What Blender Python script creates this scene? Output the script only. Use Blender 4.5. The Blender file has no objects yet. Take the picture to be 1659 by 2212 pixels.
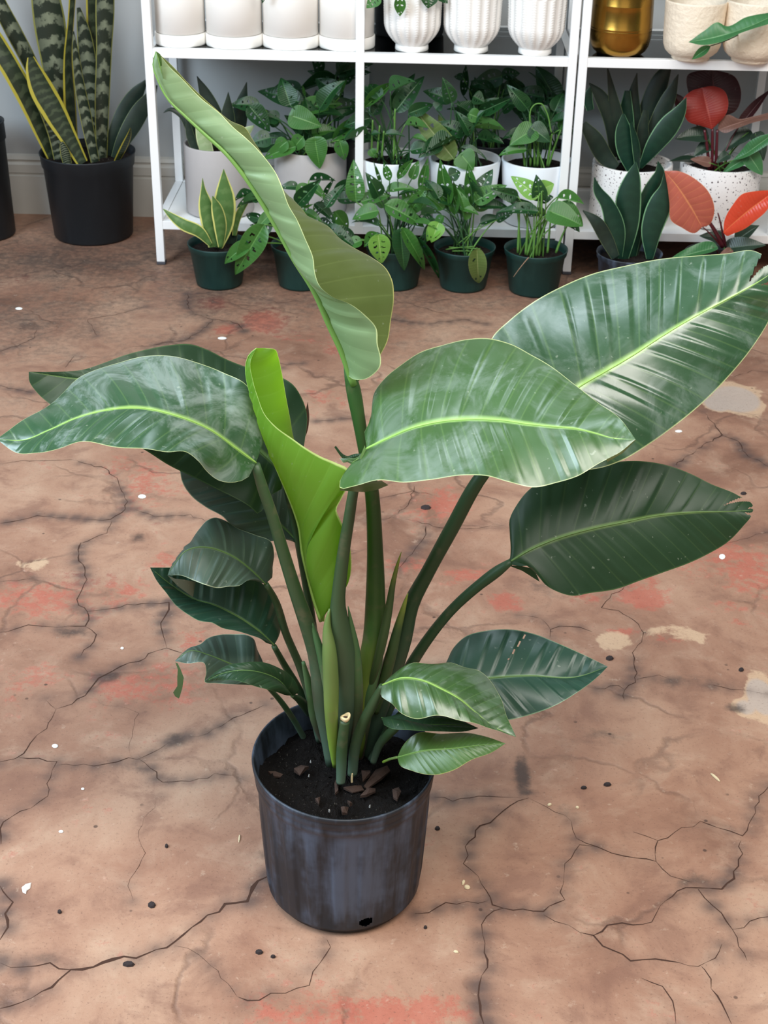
import bpy, bmesh, math, random
import numpy as np
from mathutils import Vector, Matrix

random.seed(7)
SC = bpy.context.scene
COL = SC.collection

# ------------------------------------------------------------------ camera
FPX, PITCH, YAW, ROLL, CAM_H = 3210.87, 0.5073, -0.0196, 0.0178, 1.2642
def cam_axes():
    f = np.array([math.sin(YAW)*math.cos(PITCH), math.cos(YAW)*math.cos(PITCH), -math.sin(PITCH)])
    r = np.array([math.cos(YAW), -math.sin(YAW), 0.0])
    u = np.cross(r, f)
    c, s = math.cos(ROLL), math.sin(ROLL)
    return c*r+s*u, -s*r+c*u, f
CR, CU, CF = cam_axes()
CPOS = np.array([0, 0, CAM_H])
cam_data = bpy.data.cameras.new('camera')
cam_data.sensor_fit = 'VERTICAL'; cam_data.sensor_height = 36.0
cam_data.lens = FPX/2212*36.0
cam_data.clip_start = 0.05
cam_data.dof.use_dof = True
cam_data.dof.focus_distance = 1.6
cam_data.dof.aperture_fstop = 26
cam = bpy.data.objects.new('camera', cam_data)
cam.matrix_world = Matrix(((CR[0], CU[0], -CF[0], 0), (CR[1], CU[1], -CF[1], 0), (CR[2], CU[2], -CF[2], CAM_H), (0, 0, 0, 1)))
COL.objects.link(cam); SC.camera = cam

# ------------------------------------------------------------------ light
SC.view_settings.view_transform = 'Standard'
SC.view_settings.look = 'None'
SC.view_settings.gamma = 1.0
SC.view_settings.use_curve_mapping = False
SC.view_settings.exposure = 0.72
world = bpy.data.worlds.new('world'); SC.world = world
world.use_nodes = True
bg = world.node_tree.nodes['Background']
bg.inputs[0].default_value = (0.62, 0.72, 0.80, 1); bg.inputs[1].default_value = 0.10

def area(name, loc, target, sx, sy, power, color):
    d = bpy.data.lights.new(name, 'AREA'); d.shape = 'RECTANGLE'; d.size = sx; d.size_y = sy
    d.energy = power; d.color = color
    o = bpy.data.objects.new(name, d); COL.objects.link(o)
    o.location = loc
    o.rotation_euler = (Vector(target)-Vector(loc)).to_track_quat('-Z', 'Y').to_euler()
    return o
area('window_daylight', (-2.2, 0.6, 2.1), (0.0, 1.5, 0.4), 2.0, 1.5, 78, (0.70, 0.86, 1.0))
area('front_skylight', (0.75, 0.25, 3.0), (0.35, 2.2, 0.3), 3.0, 1.3, 78, (1.0, 0.955, 0.89))
area('storefront_daylight', (0.3, -2.4, 1.8), (0.2, 2.6, 0.5), 3.4, 1.6, 9, (1.0, 0.96, 0.90))
area('skylight', (0.0, 2.65, 3.2), (0.0, 2.65, 0.0), 0.7, 1.0, 10, (0.76, 0.90, 1.0))
area('skylight_left', (-1.7, 2.3, 3.2), (-1.7, 2.3, 0.0), 0.45, 0.9, 10, (0.80, 0.90, 1.0))

# ------------------------------------------------------------------ projection helpers
def ray(px, py):
    return CF + CR*((px-829.5)/FPX) - CU*((py-1106)/FPX)
def at(px, py, Y):                       # the point seen at a pixel, at world depth Y
    d = ray(px, py); return CPOS + d*(Y/d[1])
def at_z(px, py, z):                     # the point seen at a pixel, at world height z
    d = ray(px, py); return CPOS + d*((z-CAM_H)/d[2])
def depth_of(P):
    return float((np.array(P)-CPOS) @ CF)
def crop(ox, oy, s):                     # reading coordinates from an enlarged look at the photo
    return lambda *p: (ox+p[0]/s, oy+p[1]/s) + tuple(p[2:])

# ------------------------------------------------------------------ node helpers
class NT:
    def __init__(self, name):
        self.m = bpy.data.materials.new(name); self.m.use_nodes = True
        self.t = self.m.node_tree; self.n = self.t.nodes; self.l = self.t.links
        self.p = self.n['Principled BSDF']; self.out = self.n['Material Output']
    def node(self, typ, **kw):
        nd = self.n.new(typ)
        for k, v in kw.items(): setattr(nd, k, v)
        return nd
    def put(self, sock, v):
        if isinstance(v, bpy.types.NodeSocket): self.l.new(v, sock)
        elif hasattr(v, '__len__') and len(v) == 3 and sock.type == 'RGBA': sock.default_value = (*v, 1)
        else: sock.default_value = v
    def math(self, op, a, b=0.0, c=None, clamp=False):
        nd = self.node('ShaderNodeMath', operation=op, use_clamp=clamp)
        self.put(nd.inputs[0], a); self.put(nd.inputs[1], b)
        if c is not None: self.put(nd.inputs[2], c)
        return nd.outputs[0]
    def mix(self, f, a, b, blend='MIX'):
        nd = self.node('ShaderNodeMix', data_type='RGBA', blend_type=blend)
        self.put(nd.inputs[0], f); self.put(nd.inputs[6], a); self.put(nd.inputs[7], b)
        return nd.outputs[2]
    def noise(self, scale, detail=4, rough=0.55, vec=None, dist=0.0):
        nd = self.node('ShaderNodeTexNoise')
        nd.inputs['Scale'].default_value = scale; nd.inputs['Detail'].default_value = detail
        nd.inputs['Roughness'].default_value = rough; nd.inputs['Distortion'].default_value = dist
        if vec is not None: self.l.new(vec, nd.inputs['Vector'])
        return nd.outputs[0]
    def ramp(self, f, stops, interp='LINEAR'):
        nd = self.node('ShaderNodeValToRGB'); cr = nd.color_ramp; cr.interpolation = interp
        while len(cr.elements) < len(stops): cr.elements.new(0.5)
        for e, (p, c) in zip(cr.elements, stops):
            e.position = p; e.color = (*c, 1) if hasattr(c, '__len__') else (c, c, c, 1)
        self.put(nd.inputs[0], f); return nd.outputs[0]
    def smooth(self, f, lo, hi):
        nd = self.node('ShaderNodeMapRange', interpolation_type='SMOOTHSTEP')
        self.put(nd.inputs[0], f); nd.inputs[1].default_value = lo; nd.inputs[2].default_value = hi
        return nd.outputs[0]
    def bump(self, h, strength=0.3, dist=0.01):
        nd = self.node('ShaderNodeBump'); nd.inputs['Strength'].default_value = strength
        nd.inputs['Distance'].default_value = dist; self.put(nd.inputs['Height'], h)
        self.l.new(nd.outputs[0], self.p.inputs['Normal']); return nd.outputs[0]
    def obj(self):
        return self.node('ShaderNodeTexCoord').outputs['Object']
    def uv(self):
        s = self.node('ShaderNodeSeparateXYZ'); self.l.new(self.node('ShaderNodeTexCoord').outputs['UV'], s.inputs[0])
        return s.outputs[0], s.outputs[1]
    def attr(self, name):
        return self.node('ShaderNodeAttribute', attribute_name=name).outputs['Fac']
    def set(self, **kw):
        names = dict(color='Base Color', rough='Roughness', spec='Specular IOR Level', metal='Metallic', coat='Coat Weight', trans='Transmission Weight')
        for k, v in kw.items(): self.put(self.p.inputs[names[k]], v)
        return self.m

def srgb(r, g, b):
    f = lambda c: ((c/255)/12.92 if c/255 <= 0.04045 else ((c/255+0.055)/1.055)**2.4)
    return (f(r), f(g), f(b))

def simple(name, col, rough=0.5, spec=0.5, metal=0.0, var=0.0, scale=30, bump=0.0):
    t = NT(name)
    if var:
        nz = t.noise(scale, 5, 0.6, t.obj())
        c = t.mix(nz, tuple(x*(1-var) for x in col), tuple(min(1, x*(1+var)) for x in col))
        t.set(color=c)
        if bump: t.bump(nz, bump, 0.004)
    else: t.set(color=col)
    return t.set(rough=rough, spec=spec, metal=metal)

def leaf_mat(name, top, under, rib, rough=0.35, spec=0.5, trans=0.12, transcol=None, veins=26, edge=None, under_rough=0.55, blot=0.18, veinmix=0.16, edgew=0.975, dust=0.0):
    t = NT(name)
    u, v = t.uv(); oc = t.obj()
    av = t.math('ABSOLUTE', t.math('MULTIPLY_ADD', v, 2.0, -1.0))
    nz = t.noise(22, 4, 0.6, oc)
    topc = t.mix(nz, tuple(c*(1-blot) for c in top), tuple(min(1, c*(1+blot)) for c in top))
    geo = t.node('ShaderNodeNewGeometry')
    c = t.mix(geo.outputs['Backfacing'], topc, under)
    st = t.math('ABSOLUTE', t.math('SINE', t.math('MULTIPLY', u, math.pi*veins)))
    vein = t.math('MULTIPLY', t.math('SUBTRACT', 1.0, t.smooth(st, 0.0, 0.22)), veinmix)
    c = t.mix(vein, c, rib)
    c = t.mix(t.math('SUBTRACT', 1.0, t.smooth(av, 0.0, 0.06)), c, rib)
    c = t.mix(t.smooth(av, edgew, min(1.0, edgew+0.015)), c, edge or rib)
    if dust:                                 # dried water film on the upper side
        dn = t.noise(13, 5, 0.7, oc, 1.2)
        c = t.mix(t.math('MULTIPLY', t.math('MULTIPLY', t.smooth(dn, .46, .66), dust), t.math('SUBTRACT', 1.0, geo.outputs['Backfacing'])), c, (0.36, 0.42, 0.40))
    sp = t.noise(160, 2, 0.5, oc)
    c = t.mix(t.math('MULTIPLY', t.smooth(sp, 0.70, 0.76), 0.25), c, (0.45, 0.5, 0.4))
    t.bump(t.math('ADD', t.math('MULTIPLY', st, 0.5), t.math('MULTIPLY', nz, 0.7)), 0.22, 0.002)
    rr = t.math('ADD', t.math('MULTIPLY', geo.outputs['Backfacing'], under_rough-rough), t.math('MULTIPLY_ADD', nz, 0.22, rough-0.11))
    t.set(color=c, rough=rr, spec=spec)
    if trans:
        tr = t.node('ShaderNodeBsdfTranslucent'); t.put(tr.inputs[0], transcol or tuple(min(1, x*2.2) for x in under))
        ms = t.node('ShaderNodeMixShader'); ms.inputs[0].default_value = trans
        t.l.new(t.p.outputs[0], ms.inputs[1]); t.l.new(tr.outputs[0], ms.inputs[2]); t.l.new(ms.outputs[0], t.out.inputs[0])
    return t.m

# ------------------------------------------------------------------ object helpers
def link(name, verts, faces, mat, parent=None, uvs=None, smooth=True, loc=None):
    me = bpy.data.meshes.new(name); me.from_pydata([tuple(map(float, v)) for v in verts], [], faces)
    mats = mat if isinstance(mat, (list, tuple)) else [mat]
    for m in mats: me.materials.append(m)
    if smooth: me.polygons.foreach_set('use_smooth', [True]*len(me.polygons))
    if uvs is not None:
        lay = me.uv_layers.new(name='UVMap')
        idx = np.empty(len(me.loops), dtype=np.int32); me.loops.foreach_get('vertex_index', idx)
        lay.data.foreach_set('uv', np.asarray(uvs, dtype=np.float32)[idx].ravel())
    me.update()
    o = bpy.data.objects.new(name, me); COL.objects.link(o)
    if parent is not None:
        o.parent = parent
        o.matrix_parent_inverse = Matrix.Translation(-Vector(root_loc(parent)))
    return o
def root_loc(o):                         # world place of an Empty or of a mesh whose own parent is an Empty (mesh objects stay at their parent's origin)
    return o.get('_loc', None) if o.get('_loc', None) is not None else (0, 0, 0)
def thing(name, label, cat, loc, group=None):
    o = bpy.data.objects.new(name, None); COL.objects.link(o); o.empty_display_size = 0.05
    o.location = tuple(map(float, loc)); o['label'] = label; o['category'] = cat
    o['_loc'] = [float(x) for x in loc]
    if group: o['group'] = group
    return o
def tag(o, label, cat, group=None):
    o['label'] = label; o['category'] = cat
    if group: o['group'] = group
    return o

def lathe(profile, n=64, close_top=False, mod=None):
    """profile: list of (r, z). Returns verts, faces, uvs; mod(r, z, ang) -> r, z"""
    V, F, U = [], [], []
    for j, (r, z) in enumerate(profile):
        for i in range(n):
            a = 2*math.pi*i/n
            rr, zz = (r, z) if mod is None else mod(r, z, a, j)
            V.append((rr*math.cos(a), rr*math.sin(a), zz)); U.append((i/n, j/max(1, len(profile)-1)))
    for j in range(len(profile)-1):
        for i in range(n):
            F.append((j*n+i, j*n+(i+1) % n, (j+1)*n+(i+1) % n, (j+1)*n+i))
    return V, F, U
def shift(V, loc): return [(x+loc[0], y+loc[1], z+loc[2]) for x, y, z in V]

def spline(pts, n, warp=1.0):
    """smooth resampling of a polyline by chord length; any dimension"""
    P = np.array(pts, float)
    if len(P) == 2: return P[0]+(P[1]-P[0])*np.linspace(0, 1, n)[:, None]
    d = np.linalg.norm(np.diff(P[:, :2], axis=0), axis=1); d = np.maximum(d, 1e-6)
    s = np.concatenate([[0], np.cumsum(d)])
    m = np.zeros_like(P)
    sl = np.diff(P, axis=0)/d[:, None]
    m[0] = sl[0]; m[-1] = sl[-1]
    w = (d[1:]/(d[:-1]+d[1:]))[:, None]
    m[1:-1] = sl[:-1]*w+sl[1:]*(1-w)
    q = np.linspace(0, 1, n)**warp*s[-1]; k = np.clip(np.searchsorted(s, q, side='right')-1, 0, len(d)-1)
    h = d[k]; t = (q-s[k])/h
    t = t[:, None]; h = h[:, None]
    return ((2*t**3-3*t**2+1)*P[k]+(t**3-2*t**2+t)*h*m[k]+(-2*t**3+3*t**2)*P[k+1]+(t**3-t**2)*h*m[k+1])

def tube(pts, radii, n=10, cap=True):
    """pts: world points, radii per point -> verts, faces, uvs"""
    P = np.array(pts, float); m = len(P)
    T = np.gradient(P, axis=0); T /= np.linalg.norm(T, axis=1)[:, None]+1e-12
    ref = np.array([0.3, 1, 0.1]) if abs(T[0] @ np.array([0, 1, 0])) < 0.9 else np.array([1, 0, 0])
    V, U, F = [], [], []
    for i in range(m):
        a = np.cross(T[i], ref); a /= np.linalg.norm(a)+1e-12; b = np.cross(T[i], a)
        for k in range(n):
            t = 2*math.pi*k/n
            V.append(P[i]+radii[i]*(math.cos(t)*a+math.sin(t)*b)); U.append((i/(m-1), k/n))
    for i in range(m-1):
        for k in range(n):
            F.append((i*n+k, i*n+(k+1) % n, (i+1)*n+(k+1) % n, (i+1)*n+k))
    if cap:
        F.append(tuple(range(n))[::-1]); F.append(tuple(range((m-1)*n, m*n)))
    return V, F, U

def stem_px(name, pts, Y0, mat, parent, n=26, seg=10):
    """pts: (px, py, dY, radius in px): a tapering stem through those places"""
    S = spline(pts, n)
    P = [at(a[0], a[1], Y0+a[2]) for a in S]
    R = [max(0.0004, a[3])*depth_of(p)/FPX for a, p in zip(S, P)]
    V, F, U = tube(P, R, seg)
    return link(name, V, F, mat, parent, U)

def blade(name, mid, e1, e2, Y0, mat, parent, nt=90, nv=28, bulge=0.05, pleat=0.0, npl=13, cuts=(), ruffle=0.0, extra=(), seed=0, warp=1.0):
    """leaf blade lofted from a midrib and its two margins, each a list of (px, py, dY)"""
    M, A, B = spline(mid, nt), spline(e1, nt, warp if not hasattr(warp, '__len__') else warp[0]), spline(e2, nt, warp if not hasattr(warp, '__len__') else warp[1])
    w = lambda Q: np.array([at(q[0], q[1], Y0+q[2]) for q in Q])
    Mw, Aw, Bw = w(M), w(A), w(B)
    vs = np.linspace(-1, 1, 2*nv+1)
    G = np.zeros((nt, len(vs), 3))
    for j, v in enumerate(vs):
        s = abs(v); E = Aw if v < 0 else Bw
        G[:, j] = Mw*(1-s)+E*s
    du = np.gradient(G, axis=0); dv = np.gradient(G, axis=1)
    N = np.cross(dv, du); N /= np.linalg.norm(N, axis=2)[:, :, None]+1e-12
    Nm = N.mean(axis=1, keepdims=True); N = 0.35*N+0.65*Nm; N /= np.linalg.norm(N, axis=2)[:, :, None]+1e-12
    flip = float(np.mean(((G-CPOS)*N).sum(axis=2))) > 0      # the upper side is the side that is turned to the light and the viewer
    if flip: N = -N
    t = np.linspace(0, 1, nt)[:, None]; sv = np.abs(vs)[None, :]
    wid = np.where(vs[None, :] < 0, np.linalg.norm(Aw-Mw, axis=1)[:, None], np.linalg.norm(Bw-Mw, axis=1)[:, None])
    off = bulge*wid*4*sv*(1-sv)
    rnd = random.Random(seed)
    if pleat:
        ph = t*npl+0.3*np.sin(t*9+seed)+0.16*np.sin(t*27+2*seed)+(vs[None, :] > 0)*0.45
        saw = (ph % 1.0); prof = np.where(saw < 0.88, (saw/0.88)**1.4, (1-saw)/0.12)-0.5
        amp = 0.62+0.38*np.sin(ph.astype(int)*2.4+seed)
        off = off+pleat*prof*amp*np.clip(sv*5, 0, 1)*np.clip((1-sv)*6, 0, 1)*np.clip(t*8, 0, 1)*np.clip((1-t)*5, 0, 1)
    if ruffle:
        off = off+ruffle*np.sin(t*23+seed+np.sign(vs)[None, :])*sv**2*np.sin(np.pi*np.clip(t*1.05, 0, 1))
    G = G+N*off[:, :, None]
    V = G.reshape(-1, 3); nvv = len(vs)
    U = np.stack(np.broadcast_arrays(t, ((vs+1)/2)[None, :]), axis=2).reshape(-1, 2)
    F = []
    for i in range(nt-1):
        tc = (i+0.5)/(nt-1)
        for j in range(nvv-1):
            vc = (vs[j]+vs[j+1])/2; dead = False
            for side, t0, hw, v0, lean in cuts:
                if side*vc > v0 and abs(tc-(t0+lean*(abs(vc)-v0))) < hw*(abs(vc)-v0)/(1-v0)+0.25/(nt-1): dead = True
            if not dead: F.append((i*nvv+j, i*nvv+j+1, (i+1)*nvv+j+1, (i+1)*nvv+j))
    if F:
        f0 = F[len(F)//2]; c0 = np.cross(G.reshape(-1, 3)[f0[1]]-G.reshape(-1, 3)[f0[0]], G.reshape(-1, 3)[f0[3]]-G.reshape(-1, 3)[f0[0]])
        if c0 @ N.reshape(-1, 3)[f0[0]] < 0: F = [f[::-1] for f in F]
    V = [tuple(p) for p in V]; U = [tuple(p) for p in U]
    for poly in extra:                   # small curled or torn pieces that belong to the blade: strips of (left, right) pairs
        b0 = len(V)
        for k, (l, r) in enumerate(poly):
            V += [tuple(at(l[0], l[1], Y0+l[2])), tuple(at(r[0], r[1], Y0+r[2]))]; U += [(0.5, 0.62), (0.5, 0.8)]
        for k in range(len(poly)-1): F.append((b0+2*k, b0+2*k+1, b0+2*k+3, b0+2*k+2))
    o = link(name, V, F, mat, parent, U)
    # top side of every blade is the side whose normal points towards +N: orient so that it meets the light
    return o, G, N

def add_rib(G, N, mat, parent_blade, r0, r1, t1=0.96, lift=0.3):
    nt, nv = G.shape[0], G.shape[1]; c = nv//2; k = int(nt*t1)
    R = np.linspace(1, 0, k)**0.8*(r0-r1)+r1
    P = G[:k, c]+N[:k, c]*(R*lift)[:, None]
    V, F, U = tube(P, R, 8)
    return link('midrib', V, F, mat, parent_blade, U)

def strap(name, pts, Y0, mat, parent, nt=40, nv=6, cup=0.25, roll=0.0, dY=None):
    """sword-shaped leaf: pts (px, py, half width in px, dY)"""
    S = spline([p if len(p) == 4 else (*p, 0.0) for p in pts], nt)
    P = np.array([at(a[0], a[1], Y0+a[3]) for a in S])
    W = np.array([max(0.3, a[2])*depth_of(p)/FPX for a, p in zip(S, P)])
    T = np.gradient(P, axis=0); T /= np.linalg.norm(T, axis=1)[:, None]
    view = P-CPOS; view /= np.linalg.norm(view, axis=1)[:, None]
    side = np.cross(view, T); side /= np.linalg.norm(side, axis=1)[:, None]
    nrm = np.cross(T, side)
    cr, sr = math.cos(roll), math.sin(roll)
    side, nrm = cr*side+sr*nrm, -sr*side+cr*nrm
    V, U, F = [], [], []
    vs = np.linspace(-1, 1, 2*nv+1)
    for i in range(nt):
        for v in vs:
            V.append(P[i]+side[i]*W[i]*v/max(0.6, abs(cr))+nrm[i]*W[i]*cup*(v*v-0.4)); U.append((i/(nt-1), (v+1)/2))
    m = len(vs); t0 = len(V)
    th = 0.0009
    for i in range(nt):                  # fleshy leaf: second skin behind the first
        for v, jj in zip(vs, range(m)):
            V.append(V[i*m+jj]-nrm[i]*(-th*2.0*(1.05-v*v))); U.append((i/(nt-1), (v+1)/2))
    for i in range(nt-1):
        for j in range(m-1):
            F.append((i*m+j, i*m+j+1, (i+1)*m+j+1, (i+1)*m+j))
            F.append((t0+i*m+j, t0+(i+1)*m+j, t0+(i+1)*m+j+1, t0+i*m+j+1))
    return link(name, V, F, mat, parent, U)

# ------------------------------------------------------------------ setting: floor
SHX, SHY, SHW, SHD, Z1, Z2, WALLY = -0.6428, 3.504, 1.0, 0.36, 0.1118, 0.5231, 3.8971
PX0, PY0 = -0.067, 1.349                 # centre of the foreground pot

CRACKS = [  # (strength, photo points)
 (1.0, [(0,1366),(33,1359),(61,1350),(90,1353),(127,1356),(163,1353),(184,1353),(192,1339),(188,1321),(170,1308),(166,1295),(177,1274),(188,1252),(184,1234),(170,1212),(175,1172)]),
 (1.0, [(188,1321),(224,1317),(260,1312),(307,1304),(365,1301),(365,1317),(347,1346),(353,1375),(360,1400)]),
 (0.7, [(184,1353),(208,1371),(203,1386),(181,1404),(174,1418)]),
 (0.9, [(394,1411),(360,1400),(336,1407),(300,1429),(260,1440),(237,1453),(213,1465),(199,1483),(184,1503),(156,1521),(121,1532),(112,1552),(101,1574),(80,1588),(65,1606),(51,1628),(33,1639),(0,1646)]),
 (0.5, [(121,1532),(110,1524),(99,1512)]),
 (0.25, [(188,1509),(231,1525),(275,1530),(300,1541),(286,1581),(278,1614),(282,1635)]),
 (0.5, [(571,1523),(535,1539),(492,1559),(448,1585),(405,1590),(362,1606),(325,1628),(297,1641)]),
 (0.8, [(297,1641),(278,1637),(253,1646),(203,1655),(181,1651),(123,1653)]),
 (0.8, [(271,1100),(239,1122),(203,1123),(80,1114),(47,1123),(0,1131)]),
 (0.6, [(242,1125),(231,1152),(174,1174)]),
 (0.9, [(271,1100),(276,1084),(268,1067),(253,1033),(228,1012),(165,995)]),
 (0.5, [(445,1127),(412,1111),(333,1116),(290,1100)]),
 (0.5, [(0,1257),(36,1255),(70,1250)]),
 (0.9, [(41,1637),(123,1645),(112,1665),(101,1693),(103,1720),(67,1746),(7,1776),(0,1790),(2,1824)]),
 (0.55, [(299,1639),(325,1660),(351,1690),(411,1688),(463,1671),(540,1690)]),
 (1.6, [(579,1893),(557,1903),(534,1947),(486,1953),(448,1977),(415,2003),(377,2035),(318,2060),(243,2073),(202,2089),(153,2095),(127,2117),(90,2142),(45,2166),(0,2179)]),
 (0.9, [(0,2080),(52,2089),(108,2080),(127,2093),(153,2095)]),
 (1.2, [(0,1914),(28,1949),(11,1974),(17,2003),(0,2030)]),
 (0.3, [(288,1947),(276,1914),(314,1843),(299,1809),(310,1768),(350,1720)]),
 (0.4, [(377,2043),(430,2063),(471,2097),(512,2153)]),
 (0.8, [(706,2030),(704,2062),(676,2099),(668,2129),(616,2146),(560,2161),(512,2153)]),
 (0.7, [(896,1974),(926,1972),(963,1950),(1055,1946)]),
 (1.0, [(1087,1962),(1051,1925),(1033,1893),(1001,1866),(1005,1829),(1037,1784),(1087,1752),(1142,1724)]),
 (1.0, [(1087,1962),(1051,1980),(1042,2017),(1046,2058),(1053,2090),(1035,2129),(1037,2172),(1045,2212)]),
 (0.8, [(1087,1962),(1129,1964),(1174,1969),(1220,1944),(1216,1912),(1220,1866),(1252,1825),(1289,1829)]),
 (1.0, [(1174,1976),(1229,1999),(1282,2021),(1302,2044),(1362,2076),(1444,2076),(1508,2088),(1545,2070),(1559,2040)]),
 (1.0, [(1282,2021),(1312,1999),(1344,1994),(1408,1992),(1426,1957),(1463,1925),(1504,1918),(1559,1921),(1586,1898),(1595,1857),(1600,1816)]),
 (0.9, [(1508,1921),(1540,1957),(1582,2008),(1595,2044),(1614,2076)]),
 (0.6, [(1582,2008),(1620,1990),(1665,1980)]),
 (0.8, [(1234,1774),(1245,1811),(1289,1829),(1321,1843),(1376,1854),(1417,1861),(1421,1816),(1472,1788),(1513,1774),(1550,1788),(1604,1806),(1632,1756),(1639,1720),(1665,1690)]),
 (0.6, [(1367,1797),(1395,1806),(1421,1816)]),
 (0.45, [(937,1722),(978,1731),(1033,1720),(1083,1722),(1142,1724),(1220,1761),(1234,1774)]),
 (0.5, [(1499,1729),(1504,1756)]),
 (0.9, [(1515,2088),(1522,2095),(1536,2136),(1559,2168),(1580,2212)]),
 (0.6, [(1385,2113),(1431,2131),(1453,2163),(1460,2212)]),
 (0.5, [(1417,1861),(1449,1893),(1495,1907)]),
 (0.8, [(1188,1377),(1189,1360),(1208,1353),(1252,1355),(1279,1365)]),
 (0.5, [(1189,1360),(1167,1336),(1120,1330)]),
 (0.7, [(1349,1266),(1336,1279),(1309,1299),(1299,1313),(1336,1319),(1369,1340),(1390,1367),(1386,1387),(1366,1410),(1369,1434),(1376,1454),(1373,1474),(1349,1491),(1349,1515)]),
 (0.5, [(1289,1488),(1336,1481),(1349,1490)]),
 (0.5, [(1376,1468),(1423,1458),(1450,1469)]),
 (1.0, [(1460,1005),(1505,970),(1560,940),(1530,905),(1520,890)]),
 (0.8, [(1560,940),(1600,960),(1615,985),(1665,1010)]),
 (0.8, [(1585,815),(1625,800),(1665,805)]),
 (0.6, [(820,1077),(890,1061),(935,1070)]),
 (0.7, [(895,1050),(890,1075),(874,1099),(840,1120),(800,1126)]),
 (0.6, [(874,1121),(950,1140),(1031,1142),(1090,1134)]),
 (0.7, [(920,1137),(910,1170),(890,1197),(860,1230)]),
 (0.5, [(640,1440),(760,1460),(850,1450),(960,1440)]),
 (0.7, [(0,760),(45,743),(75,730),(80,712)]),
 (0.7, [(160,770),(140,795)]),
 (0.7, [(210,725),(200,710),(190,690),(250,680),(320,660)]),
 (0.9, [(405,635),(407,665),(425,680),(460,690),(515,700),(527,715)]),
 (0.8, [(460,690),(435,715),(400,735),(330,745)]),
 (0.6, [(608,795),(630,785),(655,785)]),
 (0.6, [(0,833),(30,840),(75,850)]),
 (0.6, [(0,1003),(50,995),(165,995)]),
 (0.6, [(405,635),(480,632),(560,640),(600,655),(640,650)]),
 (0.6, [(350,570),(375,562),(385,548),(400,540)]),
 (0.5, [(850,690),(920,700),(1000,690),(1050,700)]),
 (0.5, [(685,910),(740,905),(800,900)]),
 (0.5, [(1450,1190),(1540,1180),(1600,1165),(1659,1150)]),
 (0.5, [(1540,1480),(1600,1490),(1659,1500)]),
]
_rc = random.Random(11)
crack_world = []
for st, pts in CRACKS:
    P = [at_z(x, y, 0)[:2] for x, y in pts]
    Q = [P[0]]
    for a, b in zip(P[:-1], P[1:]):      # subdivide and jitter so that each crack wanders
        L = np.linalg.norm(b-a); k = max(1, int(L/0.011))
        d = (b-a)/max(L, 1e-9); nn = np.array([-d[1], d[0]])
        for i in range(1, k+1):
            q = a+(b-a)*i/k
            if i < k: q = q+nn*_rc.gauss(0, 0.0022)
            Q.append(q)
    crack_world.append((st, np.array(Q)))

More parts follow.
